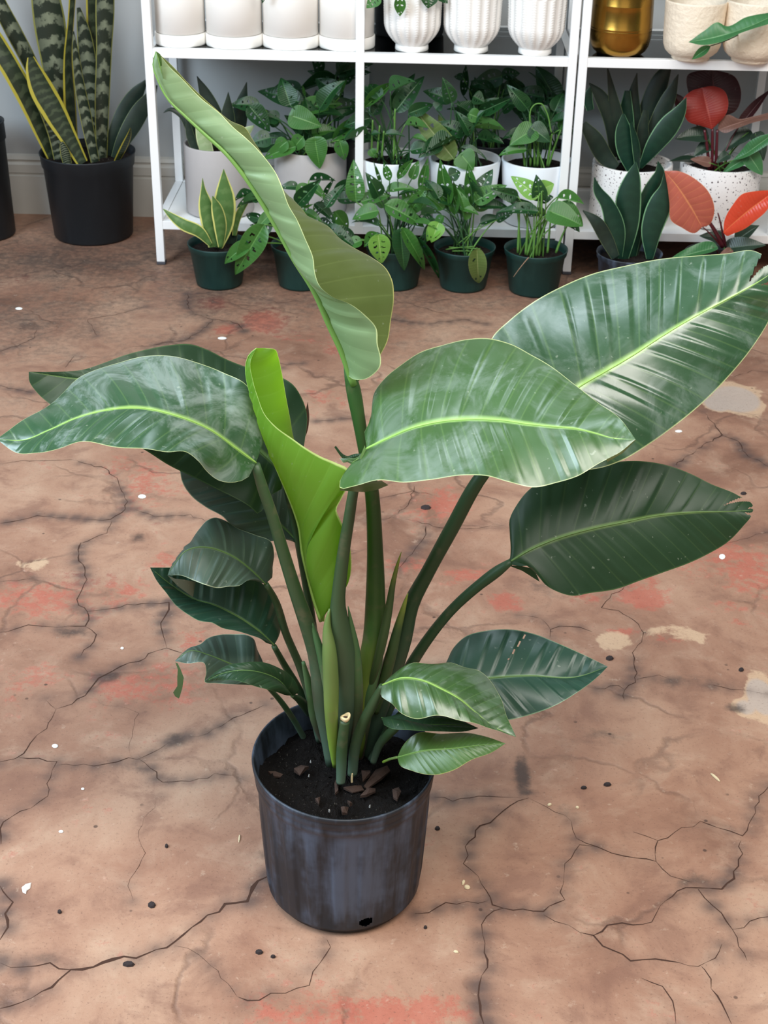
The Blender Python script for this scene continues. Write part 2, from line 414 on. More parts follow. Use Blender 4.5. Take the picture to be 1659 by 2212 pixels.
def build_floor():
    xs = np.concatenate([np.linspace(-3.2, -1.3, 20)[:-1], np.linspace(-1.3, 1.3, 326), np.linspace(1.3, 3.2, 20)[1:]])
    ys = np.concatenate([np.linspace(-2.4, 1.0, 25)[:-1], np.linspace(1.0, 3.0, 286)[:-1], np.linspace(3.0, WALLY, 96)])
    X, Y = np.meshgrid(xs, ys); n = X.size
    pts = np.stack([X.ravel(), Y.ravel()], 1)
    halo = np.zeros(n)
    for st, Q in crack_world:
        lo, hi = Q.min(0)-0.08, Q.max(0)+0.08
        sel = np.where((pts[:, 0] > lo[0]) & (pts[:, 0] < hi[0]) & (pts[:, 1] > lo[1]) & (pts[:, 1] < hi[1]))[0]
        if not len(sel): continue
        S = Q[::2]
        d = np.sqrt(((pts[sel][:, None]-S[None])**2).sum(2)).min(1)
        halo[sel] = np.maximum(halo[sel], (0.45+0.4*min(1, st))*np.exp(-(d/0.017)**1.3))
    def blobs(lst):
        f = np.zeros(n)
        for px, py, rx, ry, a in lst:
            c = at_z(px, py, 0); ex = at_z(px+rx, py, 0); ey = at_z(px, py-ry, 0)
            wx = np.linalg.norm(ex-c); wy = np.linalg.norm(ey-c)
            q = ((pts[:, 0]-c[0])/wx)**2+((pts[:, 1]-c[1])/wy)**2
            f = np.maximum(f, a*np.exp(-q*0.8))
        return f
    red = blobs([(565,688,48,30,1),(492,708,32,16,.9),(470,655,40,14,.7),(670,730,30,14,.6),(740,745,60,25,.6),(640,730,60,12,.5),(40,610,40,25,.55),
                 (320,1055,80,45,.75),(270,1000,60,30,.5),(90,1290,130,48,.8),(260,1285,60,26,.75),(360,1205,40,20,.7),(300,1490,120,55,.7),(60,1490,90,50,.5),
                 (430,1370,50,30,.6),(1090,1300,40,26,1),(1010,1240,60,22,.8),(880,1220,60,20,.6),(1390,1292,45,28,1),(1410,1255,20,14,.9),(1270,1290,40,18,.6),
                 (1600,1220,110,65,.8),(1560,1300,60,30,.5),(820,2190,260,42,.95),(600,2180,90,40,.6),(1350,1365,30,8,.8),(1440,1380,40,12,.8),(1590,1345,22,10,.7),
                 (960,860,70,50,.55),(720,870,60,40,.4),(160,1720,90,40,.35),(950,1085,70,35,.75),(1060,680,30,10,.6),(690,1180,60,40,.5),(950,2170,120,30,.7),(1200,880,40,30,.4)])
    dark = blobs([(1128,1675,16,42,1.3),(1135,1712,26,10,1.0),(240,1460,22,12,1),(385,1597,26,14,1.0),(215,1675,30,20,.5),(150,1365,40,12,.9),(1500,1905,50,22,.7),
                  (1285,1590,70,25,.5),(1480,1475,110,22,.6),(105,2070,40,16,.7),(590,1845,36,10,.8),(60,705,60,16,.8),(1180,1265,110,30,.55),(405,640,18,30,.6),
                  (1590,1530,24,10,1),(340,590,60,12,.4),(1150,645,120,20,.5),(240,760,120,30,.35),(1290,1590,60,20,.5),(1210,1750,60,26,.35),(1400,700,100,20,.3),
                  (300,1660,40,14,.6),(1060,1960,60,20,.5),(1370,1690,40,20,.3),(350,1120,40,14,.4),(298,1162,18,12,1.0),(160,1250,90,30,.35),(150,560,340,80,.8),(80,690,300,90,.62),(500,640,340,70,.66),(900,640,340,60,.62),(1250,640,340,80,.62),(350,760,240,60,.45),(850,740,240,50,.4),(1150,540,400,70,.9),(600,560,400,70,.85),(750,700,500,50,.4),(60,840,200,60,.35)])  # stains; the wide far blobs also put the light falloff into the colour
    pale = blobs([(1590,862,55,30,1.4),(1550,872,36,20,1.2),(1645,1505,34,42,1.4),(1610,1528,30,24,1.0),(1330,1385,55,24,.62),(1470,1370,110,30,.6),(70,1220,60,32,.55),(500,1150,80,28,.4),
                  (470,1450,50,16,.3),(250,1700,60,30,.3),(1150,1340,110,16,.4),(1260,930,0.1,0.1,0)])
    V = np.stack([X.ravel(), Y.ravel(), np.zeros(n)], 1)
    nx = len(xs); F = []
    for j in range(len(ys)-1):
        b = j*nx
        F += [(b+i, b+i+1, b+nx+i+1, b+nx+i) for i in range(nx-1)]
    V = V.tolist(); nfl = len(F)
    # the open cracks: narrow dark ribbons of uneven width lying in the surface
    for st, Q in crack_world:
        m = len(Q); D = np.gradient(Q, axis=0); D /= np.linalg.norm(D, axis=1)[:, None]+1e-9
        Nn = np.stack([-D[:, 1], D[:, 0]], 1)
        wv = 0.0009*st**1.25*np.array([max(0.12, 0.7+0.75*math.sin(i*0.41+st*9+Q[0][0]*50)*_rc.random()+_rc.gauss(0, .25)) for i in range(m)])
        wv[0] *= .3; wv[-1] *= .2
        b = len(V)
        for q, nn, w in zip(Q, Nn, wv):
            V.append([q[0]+nn[0]*w, q[1]+nn[1]*w, 0.0004]); V.append([q[0]-nn[0]*w, q[1]-nn[1]*w, 0.0004])
        for i in range(m-1): F.append((b+2*i+1, b+2*i, b+2*i+2, b+2*i+3))
    t = NT('stained_cracked_concrete')
    oc = t.obj()
    n1 = t.noise(2.6, 6, 0.62, oc, 0.6); n2 = t.noise(11, 6, 0.66, oc, 0.4); n3 = t.noise(60, 5, 0.7, oc); n4 = t.noise(260, 3, 0.7, oc)
    c = t.ramp(n1, [(0.30, srgb(132,92,72)), (0.43, srgb(168,122,97)), (0.55, srgb(184,140,113)), (0.70, srgb(200,160,132))])
    c = t.mix(t.math('MULTIPLY', t.smooth(n2, 0.48, 0.72), 0.5), c, srgb(206,172,144))
    c = t.mix(t.math('MULTIPLY', t.math('SUBTRACT', 1.0, t.smooth(n2, 0.32, 0.50)), 0.6), c, srgb(138,96,78))
    r = t.math('ADD', t.attr('red'), t.math('MULTIPLY_ADD', n2, 2.4, -1.24))
    r = t.math('ADD', r, t.math('MULTIPLY_ADD', n3, 2.0, -0.98))
    c = t.mix(t.math('MULTIPLY', t.smooth(r, 0.32, 0.85), 0.68), c, t.mix(n2, srgb(176,66,48), srgb(206,108,84)))
    pl = t.math('ADD', t.attr('pale'), t.math('MULTIPLY_ADD', n2, 1.5, -0.82))
    c = t.mix(t.math('MULTIPLY', t.smooth(pl, 0.38, 0.5), 0.75), c, t.mix(t.smooth(t.attr('pale'), 0.62, 0.85), srgb(222,186,150), srgb(206,190,176)))
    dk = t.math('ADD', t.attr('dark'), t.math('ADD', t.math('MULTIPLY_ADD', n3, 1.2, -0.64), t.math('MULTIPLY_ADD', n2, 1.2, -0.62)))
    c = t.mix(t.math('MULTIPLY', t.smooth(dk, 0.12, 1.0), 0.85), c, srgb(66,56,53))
    h = t.math('MULTIPLY', t.attr('halo'), t.math('MULTIPLY_ADD', t.smooth(t.noise(5, 3, .5, oc), .35, .65), .75, .3))
    c = t.mix(t.math('MULTIPLY', t.smooth(h, 0.04, 0.7), 0.82), c, srgb(88,72,68))
    # hairline craze between the big cracks
    warp = t.node('ShaderNodeVectorMath', operation='ADD'); t.l.new(oc, warp.inputs[0])
    nzc = t.node('ShaderNodeTexNoise'); nzc.inputs['Scale'].default_value = 7; nzc.inputs['Detail'].default_value = 6; t.l.new(oc, nzc.inputs['Vector'])
    sc = t.node('ShaderNodeVectorMath', operation='SCALE'); t.l.new(nzc.outputs['Color'], sc.inputs[0]); sc.inputs['Scale'].default_value = 0.16; t.l.new(sc.outputs[0], warp.inputs[1])
    vo = t.node('ShaderNodeTexVoronoi', feature='DISTANCE_TO_EDGE'); vo.inputs['Scale'].default_value = 5.2; t.l.new(warp.outputs[0], vo.inputs['Vector'])
    ck = t.math('SUBTRACT', 1.0, t.smooth(vo.outputs['Distance'], 0.0, 0.035))
    ck = t.math('MULTIPLY', ck, t.smooth(t.noise(3.3, 3, .5, oc), 0.46, 0.62))
    c = t.mix(t.math('MULTIPLY', ck, 0.42), c, srgb(84,62,54))
    c = t.mix(t.math('MULTIPLY', t.smooth(n4, 0.56, 0.72), 0.5), c, srgb(110,78,64))
    c = t.mix(t.math('MULTIPLY', t.smooth(n3, 0.60, 0.74), 0.5), c, srgb(216,186,160))
    spk = t.node('ShaderNodeTexVoronoi'); spk.inputs['Scale'].default_value = 26; t.l.new(oc, spk.inputs['Vector'])
    sd = t.math('MULTIPLY', t.math('SUBTRACT', 1.0, t.smooth(spk.outputs['Distance'], 0.05, 0.09)), t.smooth(t.noise(9, 2, .5, oc), .5, .6))
    c = t.mix(t.math('MULTIPLY', sd, 0.75), c, srgb(66,48,42))
    hs = t.node('ShaderNodeHueSaturation'); hs.inputs['Saturation'].default_value = 0.95; hs.inputs['Value'].default_value = 0.78
    t.put(hs.inputs['Color'], c)
    t.set(color=hs.outputs[0], rough=t.math('MULTIPLY_ADD', n2, 0.3, 0.42), spec=0.35)
    t.bump(t.math('ADD', t.math('MULTIPLY', n3, .6), t.math('ADD', n2, t.math('MULTIPLY', ck, -1.2))), 0.35, 0.004)
    crackm = simple('crack_dark', srgb(70,50,42), 0.95, 0.1)
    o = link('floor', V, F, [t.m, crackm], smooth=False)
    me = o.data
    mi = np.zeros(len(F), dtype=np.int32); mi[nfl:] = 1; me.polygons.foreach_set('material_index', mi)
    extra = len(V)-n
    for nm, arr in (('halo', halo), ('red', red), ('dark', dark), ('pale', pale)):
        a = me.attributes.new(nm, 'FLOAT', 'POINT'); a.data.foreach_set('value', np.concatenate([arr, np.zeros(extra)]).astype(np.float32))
    o['kind'] = 'structure'
build_floor()

# ------------------------------------------------------------------ setting: wall and baseboard
def box(bm, x0, x1, y0, y1, z0, z1, bev=0.0):
    vs = [bm.verts.new((x, y, z)) for z in (z0, z1) for y in (y0, y1) for x in (x0, x1)]
    fs = [bm.faces.new([vs[i] for i in f]) for f in ((0, 2, 3, 1), (4, 5, 7, 6), (0, 1, 5, 4), (2, 6, 7, 3), (0, 4, 6, 2), (1, 3, 7, 5))]
    if bev:
        ed = list({e for f in fs for e in f.edges})
        bmesh.ops.bevel(bm, geom=ed, offset=bev, segments=2, affect='EDGES', profile=0.5)
def bm_obj(name, bm, mat, parent=None, smooth=False):
    me = bpy.data.meshes.new(name); bm.to_mesh(me); bm.free(); me.materials.append(mat)
    if smooth: me.polygons.foreach_set('use_smooth', [True]*len(me.polygons))
    o = bpy.data.objects.new(name, me); COL.objects.link(o)
    if parent is not None:
        o.parent = parent; o.matrix_parent_inverse = Matrix.Translation(-Vector(root_loc(parent)))
    return o
def boxes(name, lst, mat, parent=None, bev=0.0):
    bm = bmesh.new()
    for b in lst: box(bm, *b, bev)
    return bm_obj(name, bm, mat, parent)

M_wall = simple('painted_wall', srgb(172,174,174), 0.7, 0.3, var=0.03, scale=6, bump=0.05)
M_base = simple('painted_baseboard', srgb(186,183,176), 0.5, 0.4, var=0.03, scale=20)
w = boxes('wall_back', [(-3.2, 3.2, WALLY, WALLY+0.1, 0, 2.9)], M_wall); w['kind'] = 'structure'
prof = [(0.018, 0.0), (0.018, 0.104), (0.012, 0.1065), (0.012, 0.110), (0.016, 0.1125), (0.016, 0.134), (0.010, 0.140), (0.010, 0.144), (0.013, 0.147), (0.009, 0.156), (0.0, 0.160)]
V = [(x, WALLY-d, z) for x in (-3.2, 3.2) for d, z in prof]; n_ = len(prof)
bb = link('baseboard_back', V, [(i, i+1, n_+i+1, n_+i) for i in range(n_-1)], M_base, smooth=False); bb['kind'] = 'structure'

# ------------------------------------------------------------------ shelving units
M_metal = simple('white_enamelled_metal', srgb(240,240,240), 0.35, 0.5)
M_panel = simple('white_shelf_board', srgb(236,236,234), 0.4, 0.5, var=0.02, scale=40)
M_rubber = simple('dark_plastic_foot', srgb(70,70,76), 0.6)
def glass_mat():
    t = NT('grey_shelf_glass')
    fr = t.node('ShaderNodeFresnel'); fr.inputs['IOR'].default_value = 1.5
    tr = t.node('ShaderNodeBsdfTransparent'); tr.inputs[0].default_value = (0.76, 0.80, 0.81, 1)
    gl = t.node('ShaderNodeBsdfGlossy'); gl.inputs['Roughness'].default_value = 0.03
    ms = t.node('ShaderNodeMixShader'); t.l.new(fr.outputs[0], ms.inputs[0]); t.l.new(tr.outputs[0], ms.inputs[1]); t.l.new(gl.outputs[0], ms.inputs[2])
    t.l.new(ms.outputs[0], t.out.inputs[0]); return t.m
M_glass = glass_mat()
TW = 0.020                                # square tube
RH = 0.0205                               # rail height
def shelf_unit(x0, label, mid):
    r = thing('shelving_unit', label, 'shelf', (x0+SHW/2, SHY+SHD/2, 0), 'white metal shelving units')
    x1, y0, y1 = x0+SHW, SHY, SHY+SHD
    top = 1.76
    for x in (x0, x1-TW):
        for y in (y0, y1-TW):
            lg = boxes('leg', [(x, x+TW, y, y+TW, 0.008, top)], M_metal, r, 0.0012)
            boxes('foot', [(x-0.0005, x+TW+0.0015, y-0.0005, y+TW+0.0015, 0, 0.0085)], M_rubber, lg, 0.002)
    for z in (Z1, Z2, 0.935, 1.347, top):
        boxes('shelf_frame', [(x0+TW, x1-TW, y0+0.0005, y0+TW, z-RH, z), (x0+TW, x1-TW, y1-TW, y1-0.0005, z-RH, z),
                              (x0+0.0005, x0+TW, y0+TW, y1-TW, z-RH, z), (x1-TW, x1-0.0005, y0+TW, y1-TW, z-RH, z)], M_metal, r, 0.0008)
    boxes('shelf_board', [(x0+TW+0.001, x1-TW-0.001, y0+TW+0.001, y1-TW-0.001, Z1-0.012, Z1-0.0015)], M_panel, r)
    for z in (Z2, 0.935, 1.347):
        boxes('glass_shelf', [(x0+TW+0.001, x1-TW-0.001, y0+TW+0.001, y1-TW-0.001, z-0.006, z-0.0005)], M_glass, r)
    if mid:
        boxes('post', [(x0+SHW/2-TW/2, x0+SHW/2+TW/2, y0+0.0002, y0+TW, Z1-RH, top)], M_metal, r, 0.0012)
        boxes('post', [(x0+SHW/2-TW/2, x0+SHW/2+TW/2, y1-TW, y1-0.0002, Z1-RH, top)], M_metal, r, 0.0012)
    return r
shelf_unit(SHX, 'white metal shelving unit with glass shelf and a centre post, holding white pots', True)
shelf_unit(SHX+SHW+0.0045, 'white metal shelving unit cut off by the right edge, holding the brass pot', True)

# ------------------------------------------------------------------ materials for pots and plants
M_soil = None
def soil_mat(name, col, spk=0.0):
    t = NT(name); oc = t.obj()
    n1 = t.noise(90, 5, .7, oc); n2 = t.noise(380, 2, .6, oc)
    c = t.mix(n1, tuple(x*.35 for x in col), tuple(x*1.7 for x in col))
    if spk: c = t.mix(t.math('MULTIPLY', t.smooth(n2, .66, .72), spk), c, (.5, .46, .4))
    t.set(color=c, rough=.95, spec=.15); t.bump(t.math('ADD', n1, t.math('MULTIPLY', n2, .5)), .9, .008); return t.m
M_soil = soil_mat('potting_soil', srgb(38,31,28), .35)
M_soil2 = soil_mat('black_compost', srgb(17,14,13), .10)
def plastic(name, col, rough=.5, streak=.25, dust=None):
    t = NT(name); oc = t.obj()
    mp = t.node('ShaderNodeMapping'); mp.inputs['Scale'].default_value = (22, 22, 2.5); t.l.new(oc, mp.inputs[0])
    n = t.noise(1.0, 5, .6, mp.outputs[0]); n2 = t.noise(14, 4, .65, oc)
    c = t.mix(t.math('MULTIPLY', t.smooth(t.math('ADD', n, t.math('MULTIPLY_ADD', n2, .5, -.25)), .42, .66), streak), col, dust or tuple(min(1, x*2.6) for x in col))
    t.set(color=c, rough=t.math('MULTIPLY_ADD', n2, .2, rough-.1), spec=.4); t.bump(n2, .06, .003); return t.m
M_black = plastic('black_nursery_plastic', srgb(32,36,42), .5, .55, srgb(94,108,130))
M_black2 = plastic('dark_nursery_plastic', srgb(26,30,34), .5, .15)
M_green = plastic('green_nursery_plastic', srgb(16,50,46), .5, .3, srgb(40,76,70))
M_cer = simple('white_glazed_ceramic', srgb(238,238,236), .3, .5)
M_cermat = simple('white_matte_ceramic', srgb(244,240,234), .55, .4)
M_flute = simple('white_fluted_ceramic', srgb(240,238,234), .4, .5)
M_white = simple('white_smooth_plastic', srgb(232,236,242), .35, .5)
M_taupe = simple('taupe_matte_ceramic', srgb(176,170,168), .6, .35, var=.04, scale=60)
def terrazzo():
    t = NT('speckled_white_ceramic'); oc = t.obj()
    c = (0.80, 0.77, 0.75)
    for s, th, col in ((150, .24, srgb(92,78,80)), (240, .24, srgb(130,112,116)), (100, .14, srgb(74,62,62))):
        v = t.node('ShaderNodeTexVoronoi'); v.inputs['Scale'].default_value = s; t.l.new(oc, v.inputs['Vector'])
        sep = t.node('ShaderNodeSeparateColor'); t.l.new(v.outputs['Color'], sep.inputs[0])
        k = t.math('MULTIPLY', t.math('LESS_THAN', v.outputs['Distance'], t.math('MULTIPLY', sep.outputs[1], th*1.6)), t.math('GREATER_THAN', sep.outputs[0], .5))
        c = t.mix(k, c, col)
    return t.set(color=c, rough=.5, spec=.4)
M_terr = terrazzo()
def brass():
    t = NT('polished_brass'); oc = t.obj(); n = t.noise(8, 4, .6, oc)
    mp = t.node('ShaderNodeMapping'); mp.inputs['Scale'].default_value = (4, 4, 140); t.l.new(oc, mp.inputs[0])
    t.bump(t.noise(1, 3, .6, mp.outputs[0]), .04, .002)
    return t.set(color=t.mix(n, srgb(150,112,46), srgb(180,140,66)), rough=t.math('MULTIPLY_ADD', n, .2, .16), metal=1.0)
M_brass = brass()
M_cream = simple('cream_textured_ceramic', srgb(238,222,200), .5, .4, var=.05, scale=70, bump=.8)

def snake_mat(name, dark, light, margin, mw=.80, bands=30, bandmix=.8):
    t = NT(name); u, v = t.uv(); oc = t.obj()
    av = t.math('ABSOLUTE', t.math('MULTIPLY_ADD', v, 2.0, -1.0))
    nz = t.noise(45, 4, .65, oc)
    w = t.math('SINE', t.math('ADD', t.math('MULTIPLY', u, math.pi*bands), t.math('ADD', t.math('MULTIPLY', nz, 9.0), t.math('MULTIPLY', av, 2.0))))
    k = t.math('MULTIPLY', t.smooth(w, -.2, .9), bandmix)
    k = t.math('MULTIPLY', k, t.math('SUBTRACT', 1.0, t.math('MULTIPLY', av, .75)))
    c = t.mix(k, dark, light)
    c = t.mix(t.smooth(t.math('MULTIPLY_ADD', nz, .08, t.math('SUBTRACT', av, .04)), mw, mw+.03), c, margin)
    t.set(color=c, rough=.42, spec=.4); return t.m
M_snake = snake_mat('banded_snake_plant_leaf', srgb(30,40,28), srgb(128,134,110), srgb(120,120,60), .88, 22)
M_snake_y = snake_mat('yellow_edged_snake_plant_leaf', srgb(36,46,30), srgb(70,80,56), srgb(166,154,56), .72)
M_snake_v = snake_mat('pale_snake_plant_leaf', srgb(78,112,58), srgb(112,140,84), srgb(206,204,120), .80, 12, .4)
M_snake_b = snake_mat('pale_cream_snake_plant_leaf', srgb(150,170,124), srgb(178,190,150), srgb(196,204,160), .85, 10, .5)
M_snake_k = snake_mat('dark_dragon_snake_plant_leaf', srgb(20,52,38), srgb(30,66,48), srgb(108,150,108), .90, 16, .3)
M_snake_d = snake_mat('dark_snake_plant_leaf', srgb(34,48,40), srgb(44,60,48), srgb(90,104,70), .93, 10, .4)

M_mon = leaf_mat('swiss_cheese_leaf_green', srgb(58,108,44), srgb(84,128,62), srgb(106,156,80), .38, .5, .18, veins=16, veinmix=.2)
M_mon_d = leaf_mat('swiss_cheese_leaf_deep_green', srgb(26,66,32), srgb(48,92,48), srgb(70,120,64), .36, .5, .12, veins=16, veinmix=.2)  # deeper green also puts the shelf bay's shade into the leaf colour
M_mon_l = leaf_mat('swiss_cheese_leaf_light_green', srgb(116,168,70), srgb(140,184,90), srgb(176,206,120), .4, .45, .3, veins=16, veinmix=.2)
M_mon_o = leaf_mat('swiss_cheese_leaf_olive', srgb(98,120,62), srgb(110,128,72), srgb(160,170,110), .45, .4, .25, veins=16, veinmix=.25)
M_stemg = simple('green_stem', srgb(92,136,62), .5, .4, var=.2, scale=60)
M_stemd = simple('dark_green_stem', srgb(48,84,48), .5, .4, var=.2, scale=60)
M_red = leaf_mat('red_orange_philodendron_leaf', srgb(216,70,44), srgb(206,80,56), srgb(236,130,80), .3, .5, .25, veins=20, veinmix=.15)
M_salm = leaf_mat('salmon_philodendron_leaf', srgb(186,98,80), srgb(176,96,80), srgb(224,146,96), .4, .45, .2, veins=11, veinmix=.4)
M_dred = leaf_mat('deep_red_philodendron_leaf', srgb(150,44,34), srgb(130,44,38), srgb(170,70,58), .5, .5, .2, veins=20, veinmix=.1)
M_maroon = leaf_mat('maroon_philodendron_leaf', srgb(58,26,28), srgb(66,34,34), srgb(90,48,44), .4, .4, .08, veins=20, veinmix=.1)
M_brownpink = leaf_mat('brown_pink_philodendron_leaf', srgb(120,86,74), srgb(124,90,80), srgb(150,110,96), .45, .4, .12, veins=20, veinmix=.1)
M_philg = leaf_mat('green_philodendron_leaf', srgb(58,112,66), srgb(92,136,84), srgb(120,164,110), .35, .5, .15, veins=18, veinmix=.15)
M_phild = leaf_mat('dark_green_philodendron_leaf', srgb(42,62,48), srgb(60,74,60), srgb(84,104,84), .35, .5, .1, veins=18, veinmix=.15)
M_mstem = simple('maroon_stem', srgb(84,28,36), .35, .5, var=.2, scale=50)

# ------------------------------------------------------------------ pots
def spot(px, py, z, r):                   # centre of a round base whose front shows at that pixel
    P = at_z(px, py, z); return np.array([P[0], P[1]+r, z])
def px_r(hw, P): return hw*depth_of(P)/FPX
def soil_disc(parent, c, z, r, mat=None, n=40):
    V = [(c[0], c[1], z+.002)]; F = []; rn = random.Random(int(c[0]*1000)+5)
    rings = 6
    for j in range(1, rings+1):
        for i in range(n):
            a = 2*math.pi*i/n; V.append((c[0]+r*j/rings*math.cos(a), c[1]+r*j/rings*math.sin(a), z+rn.gauss(0, .0018) if j < rings else z))
    for i in range(n): F.append((0, 1+i, 1+(i+1) % n))
    for j in range(rings-1):
        for i in range(n): F.append((1+j*n+i, 1+(j+1)*n+i, 1+(j+1)*n+(i+1) % n, 1+j*n+(i+1) % n))
    return link('soil', V, F, mat or M_soil, parent, [(0, 0)]*len(V))
def nursery(parent, c, rb, rt, h, mat, soil=True, sdrop=.018):
    t = .0016; lip = h*.16
    pr = [(0, .004), (rb*.86, .004), (rb*.9, 0), (rb*.97, .001), (rb, .006)]
    k = lambda z: rb+(rt*.955-rb)*z/h
    pr += [(k(h-lip), h-lip), (k(h-lip)+.0035, h-lip+.003), (rt*.985, h-.006), (rt, h-.003), (rt, h), (rt-t, h), (rt*.95-t, h-.012), (k(h*.4)-t, h*.4), (0.001, h*.38)]
    V, F, U = lathe(pr, 56)
    o = link('pot', shift(V, c), F, mat, parent, U)
    if soil: soil_disc(parent, c, c[2]+h-sdrop, k(h-sdrop)-t-.0005)
    return c[2]+h-sdrop
def cyl_pot(parent, c, r, h, mat, taper=1.0, soil=True, sdrop=.02, wall=.006, rnd=.006):
    rb = r*taper
    pr = [(0, 0), (rb-rnd, 0), (rb-rnd*.3, rnd*.3), (rb, rnd), (r, h-.002), (r-.001, h), (r-wall+.001, h), (r-wall, h-.002), (r-wall-.003, h*.35), (.001, h*.34)]
    V, F, U = lathe(pr, 72)
    link('pot', shift(V, c), F, mat, parent, U)
    if soil: soil_disc(parent, c, c[2]+h-sdrop, r-wall-.001)
    return c[2]+h-sdrop

# ------------------------------------------------------------------ leaves of the small plants
def leaf_mesh(name, shape, holes, bend, fold, seed, mat):
    rn = random.Random(seed); nt, nv = 34, 18
    V, U, F = [], [], []
    vs = np.linspace(-1, 1, nv+1)
    def half(t):
        if shape == 'ovate': return (math.sin(math.pi*min(1, t**.62))**.85)*.5*(1-.12*t)
        if shape == 'heart': return (math.sin(math.pi*min(1, max(0.0, t)**.5))**.8)*.5
        return (math.sin(math.pi*t**.8))**1.05*.5
    ph = rn.random()*6
    for i in range(nt+1):
        t = i/nt; wv = max(.004, half(t)) if 0 < t < 1 else .004
        ang = bend*t; y = math.sin(ang)/max(bend, 1e-4) if bend else t; z = -(1-math.cos(ang))/max(bend, 1e-4) if bend else 0
        for v in vs:
            back = -.10*abs(v)**1.5*(1-t)**3 if shape == 'heart' else 0
            V.append((v*wv*(1-.06*fold), y+back, z+fold*wv*(abs(v)-.35)*.7+.012*math.sin(t*11+ph+v*2)*abs(v))); U.append((t, (v+1)/2))
    hl = []
    for s in (-1, 1):
        for k in range(holes):
            t0 = .22+.55*(k+rn.uniform(-.2, .2))/max(1, holes-1) if holes > 1 else rn.uniform(.3, .6)
            if rn.random() < .2: continue
            hl.append((t0, s*rn.uniform(.30, .48), rn.uniform(.022, .036), rn.uniform(.15, .22), s))
    m = len(vs)
    for i in range(nt):
        for j in range(nv):
            t = (i+.5)/nt; v = (vs[j]+vs[j+1])/2; dead = False
            for t0, v0, ht, hv, s in hl:
                if ((t-t0-.10*(abs(v)-abs(v0)))/ht)**2+((v-v0)/hv)**2 < 1: dead = True
            if not dead: F.append((i*m+j, i*m+j+1, (i+1)*m+j+1, (i+1)*m+j))
    me = bpy.data.meshes.new(name); me.from_pydata(V, [], F); me.materials.append(mat)
    me.polygons.foreach_set('use_smooth', [True]*len(F))
    lay = me.uv_layers.new(name='UVMap'); idx = np.empty(len(me.loops), dtype=np.int32); me.loops.foreach_get('vertex_index', idx)
    lay.data.foreach_set('uv', np.asarray(U, dtype=np.float32)[idx].ravel()); me.update(); return me
LM = {}
for mk, mm in (('g', M_mon), ('d', M_mon_d), ('l', M_mon_l), ('o', M_mon_o)):
    LM[mk+'0'] = leaf_mesh('leaf', 'ovate', 4, .7, .25, 1, mm)
    LM[mk+'1'] = leaf_mesh('leaf', 'ovate', 2, 1.1, .35, 2, mm)
    LM[mk+'2'] = leaf_mesh('leaf', 'lance', 3, .9, .9, 3, mm)
    LM[mk+'3'] = leaf_mesh('leaf', 'heart', 0, .6, .3, 4, mm)
for mk, mm in (('R', M_red), ('S', M_salm), ('D', M_dred), ('M', M_maroon), ('B', M_brownpink), ('P', M_philg), ('K', M_phild)):
    LM[mk+'0'] = leaf_mesh('leaf', 'heart', 0, .5, .3, 5, mm)
    LM[mk+'2'] = leaf_mesh('leaf', 'lance', 0, .8, .7, 6, mm)
def put_leaf(parent, key, base, tip, wpx, Yb, Yt, face=0.55, roll=0.0):
    """leaf from base to tip (photo places at two depths); face 0 = faces up, 1 = faces the viewer"""
    A, B = at(base[0], base[1], Yb), at(tip[0], tip[1], Yt)
    ax = B-A; L = np.linalg.norm(ax); ax /= L
    tocam = CPOS-A; tocam /= np.linalg.norm(tocam)
    nrm = tocam*face+np.array([0, 0, 1.0])*(1-face); nrm = nrm-ax*(nrm @ ax)
    if np.linalg.norm(nrm) < .15: nrm = tocam-ax*(tocam @ ax)
    nrm /= np.linalg.norm(nrm); sd = np.cross(ax, nrm)
    c, s = math.cos(roll), math.sin(roll); sd, nrm = c*sd+s*nrm, c*nrm-s*sd
    w = wpx*depth_of(A)/FPX
    me = LM[key]; L2 = L/.93
    o = bpy.data.objects.new('leaf', me); COL.objects.link(o)
    Mx = Matrix(((sd[0]*w, ax[0]*L2, nrm[0]*L2, A[0]), (sd[1]*w, ax[1]*L2, nrm[1]*L2, A[1]), (sd[2]*w, ax[2]*L2, nrm[2]*L2, A[2]), (0, 0, 0, 1)))
    o.parent = parent; o.matrix_parent_inverse = Matrix.Translation(-Vector(root_loc(parent))); o.matrix_basis = Mx
    return A
def stem3(parent, P0, P1, r0, r1, mat, arch=.3, name='stem'):
    P0, P1 = np.array(P0), np.array(P1); mid = P0*.45+P1*.55; mid[2] = mid[2]+(P1[2]-P0[2])*arch*.35; mid[:2] = P0[:2]*(.5+arch*.3)+P1[:2]*(.5-arch*.3)
    t = np.linspace(0, 1, 12)[:, None]; pts = (1-t)**2*P0+2*t*(1-t)*mid+t*t*P1
    V, F, U = tube(pts, np.linspace(r0, r1, 12), 7)
    return link(name, V, F, mat, parent, U)

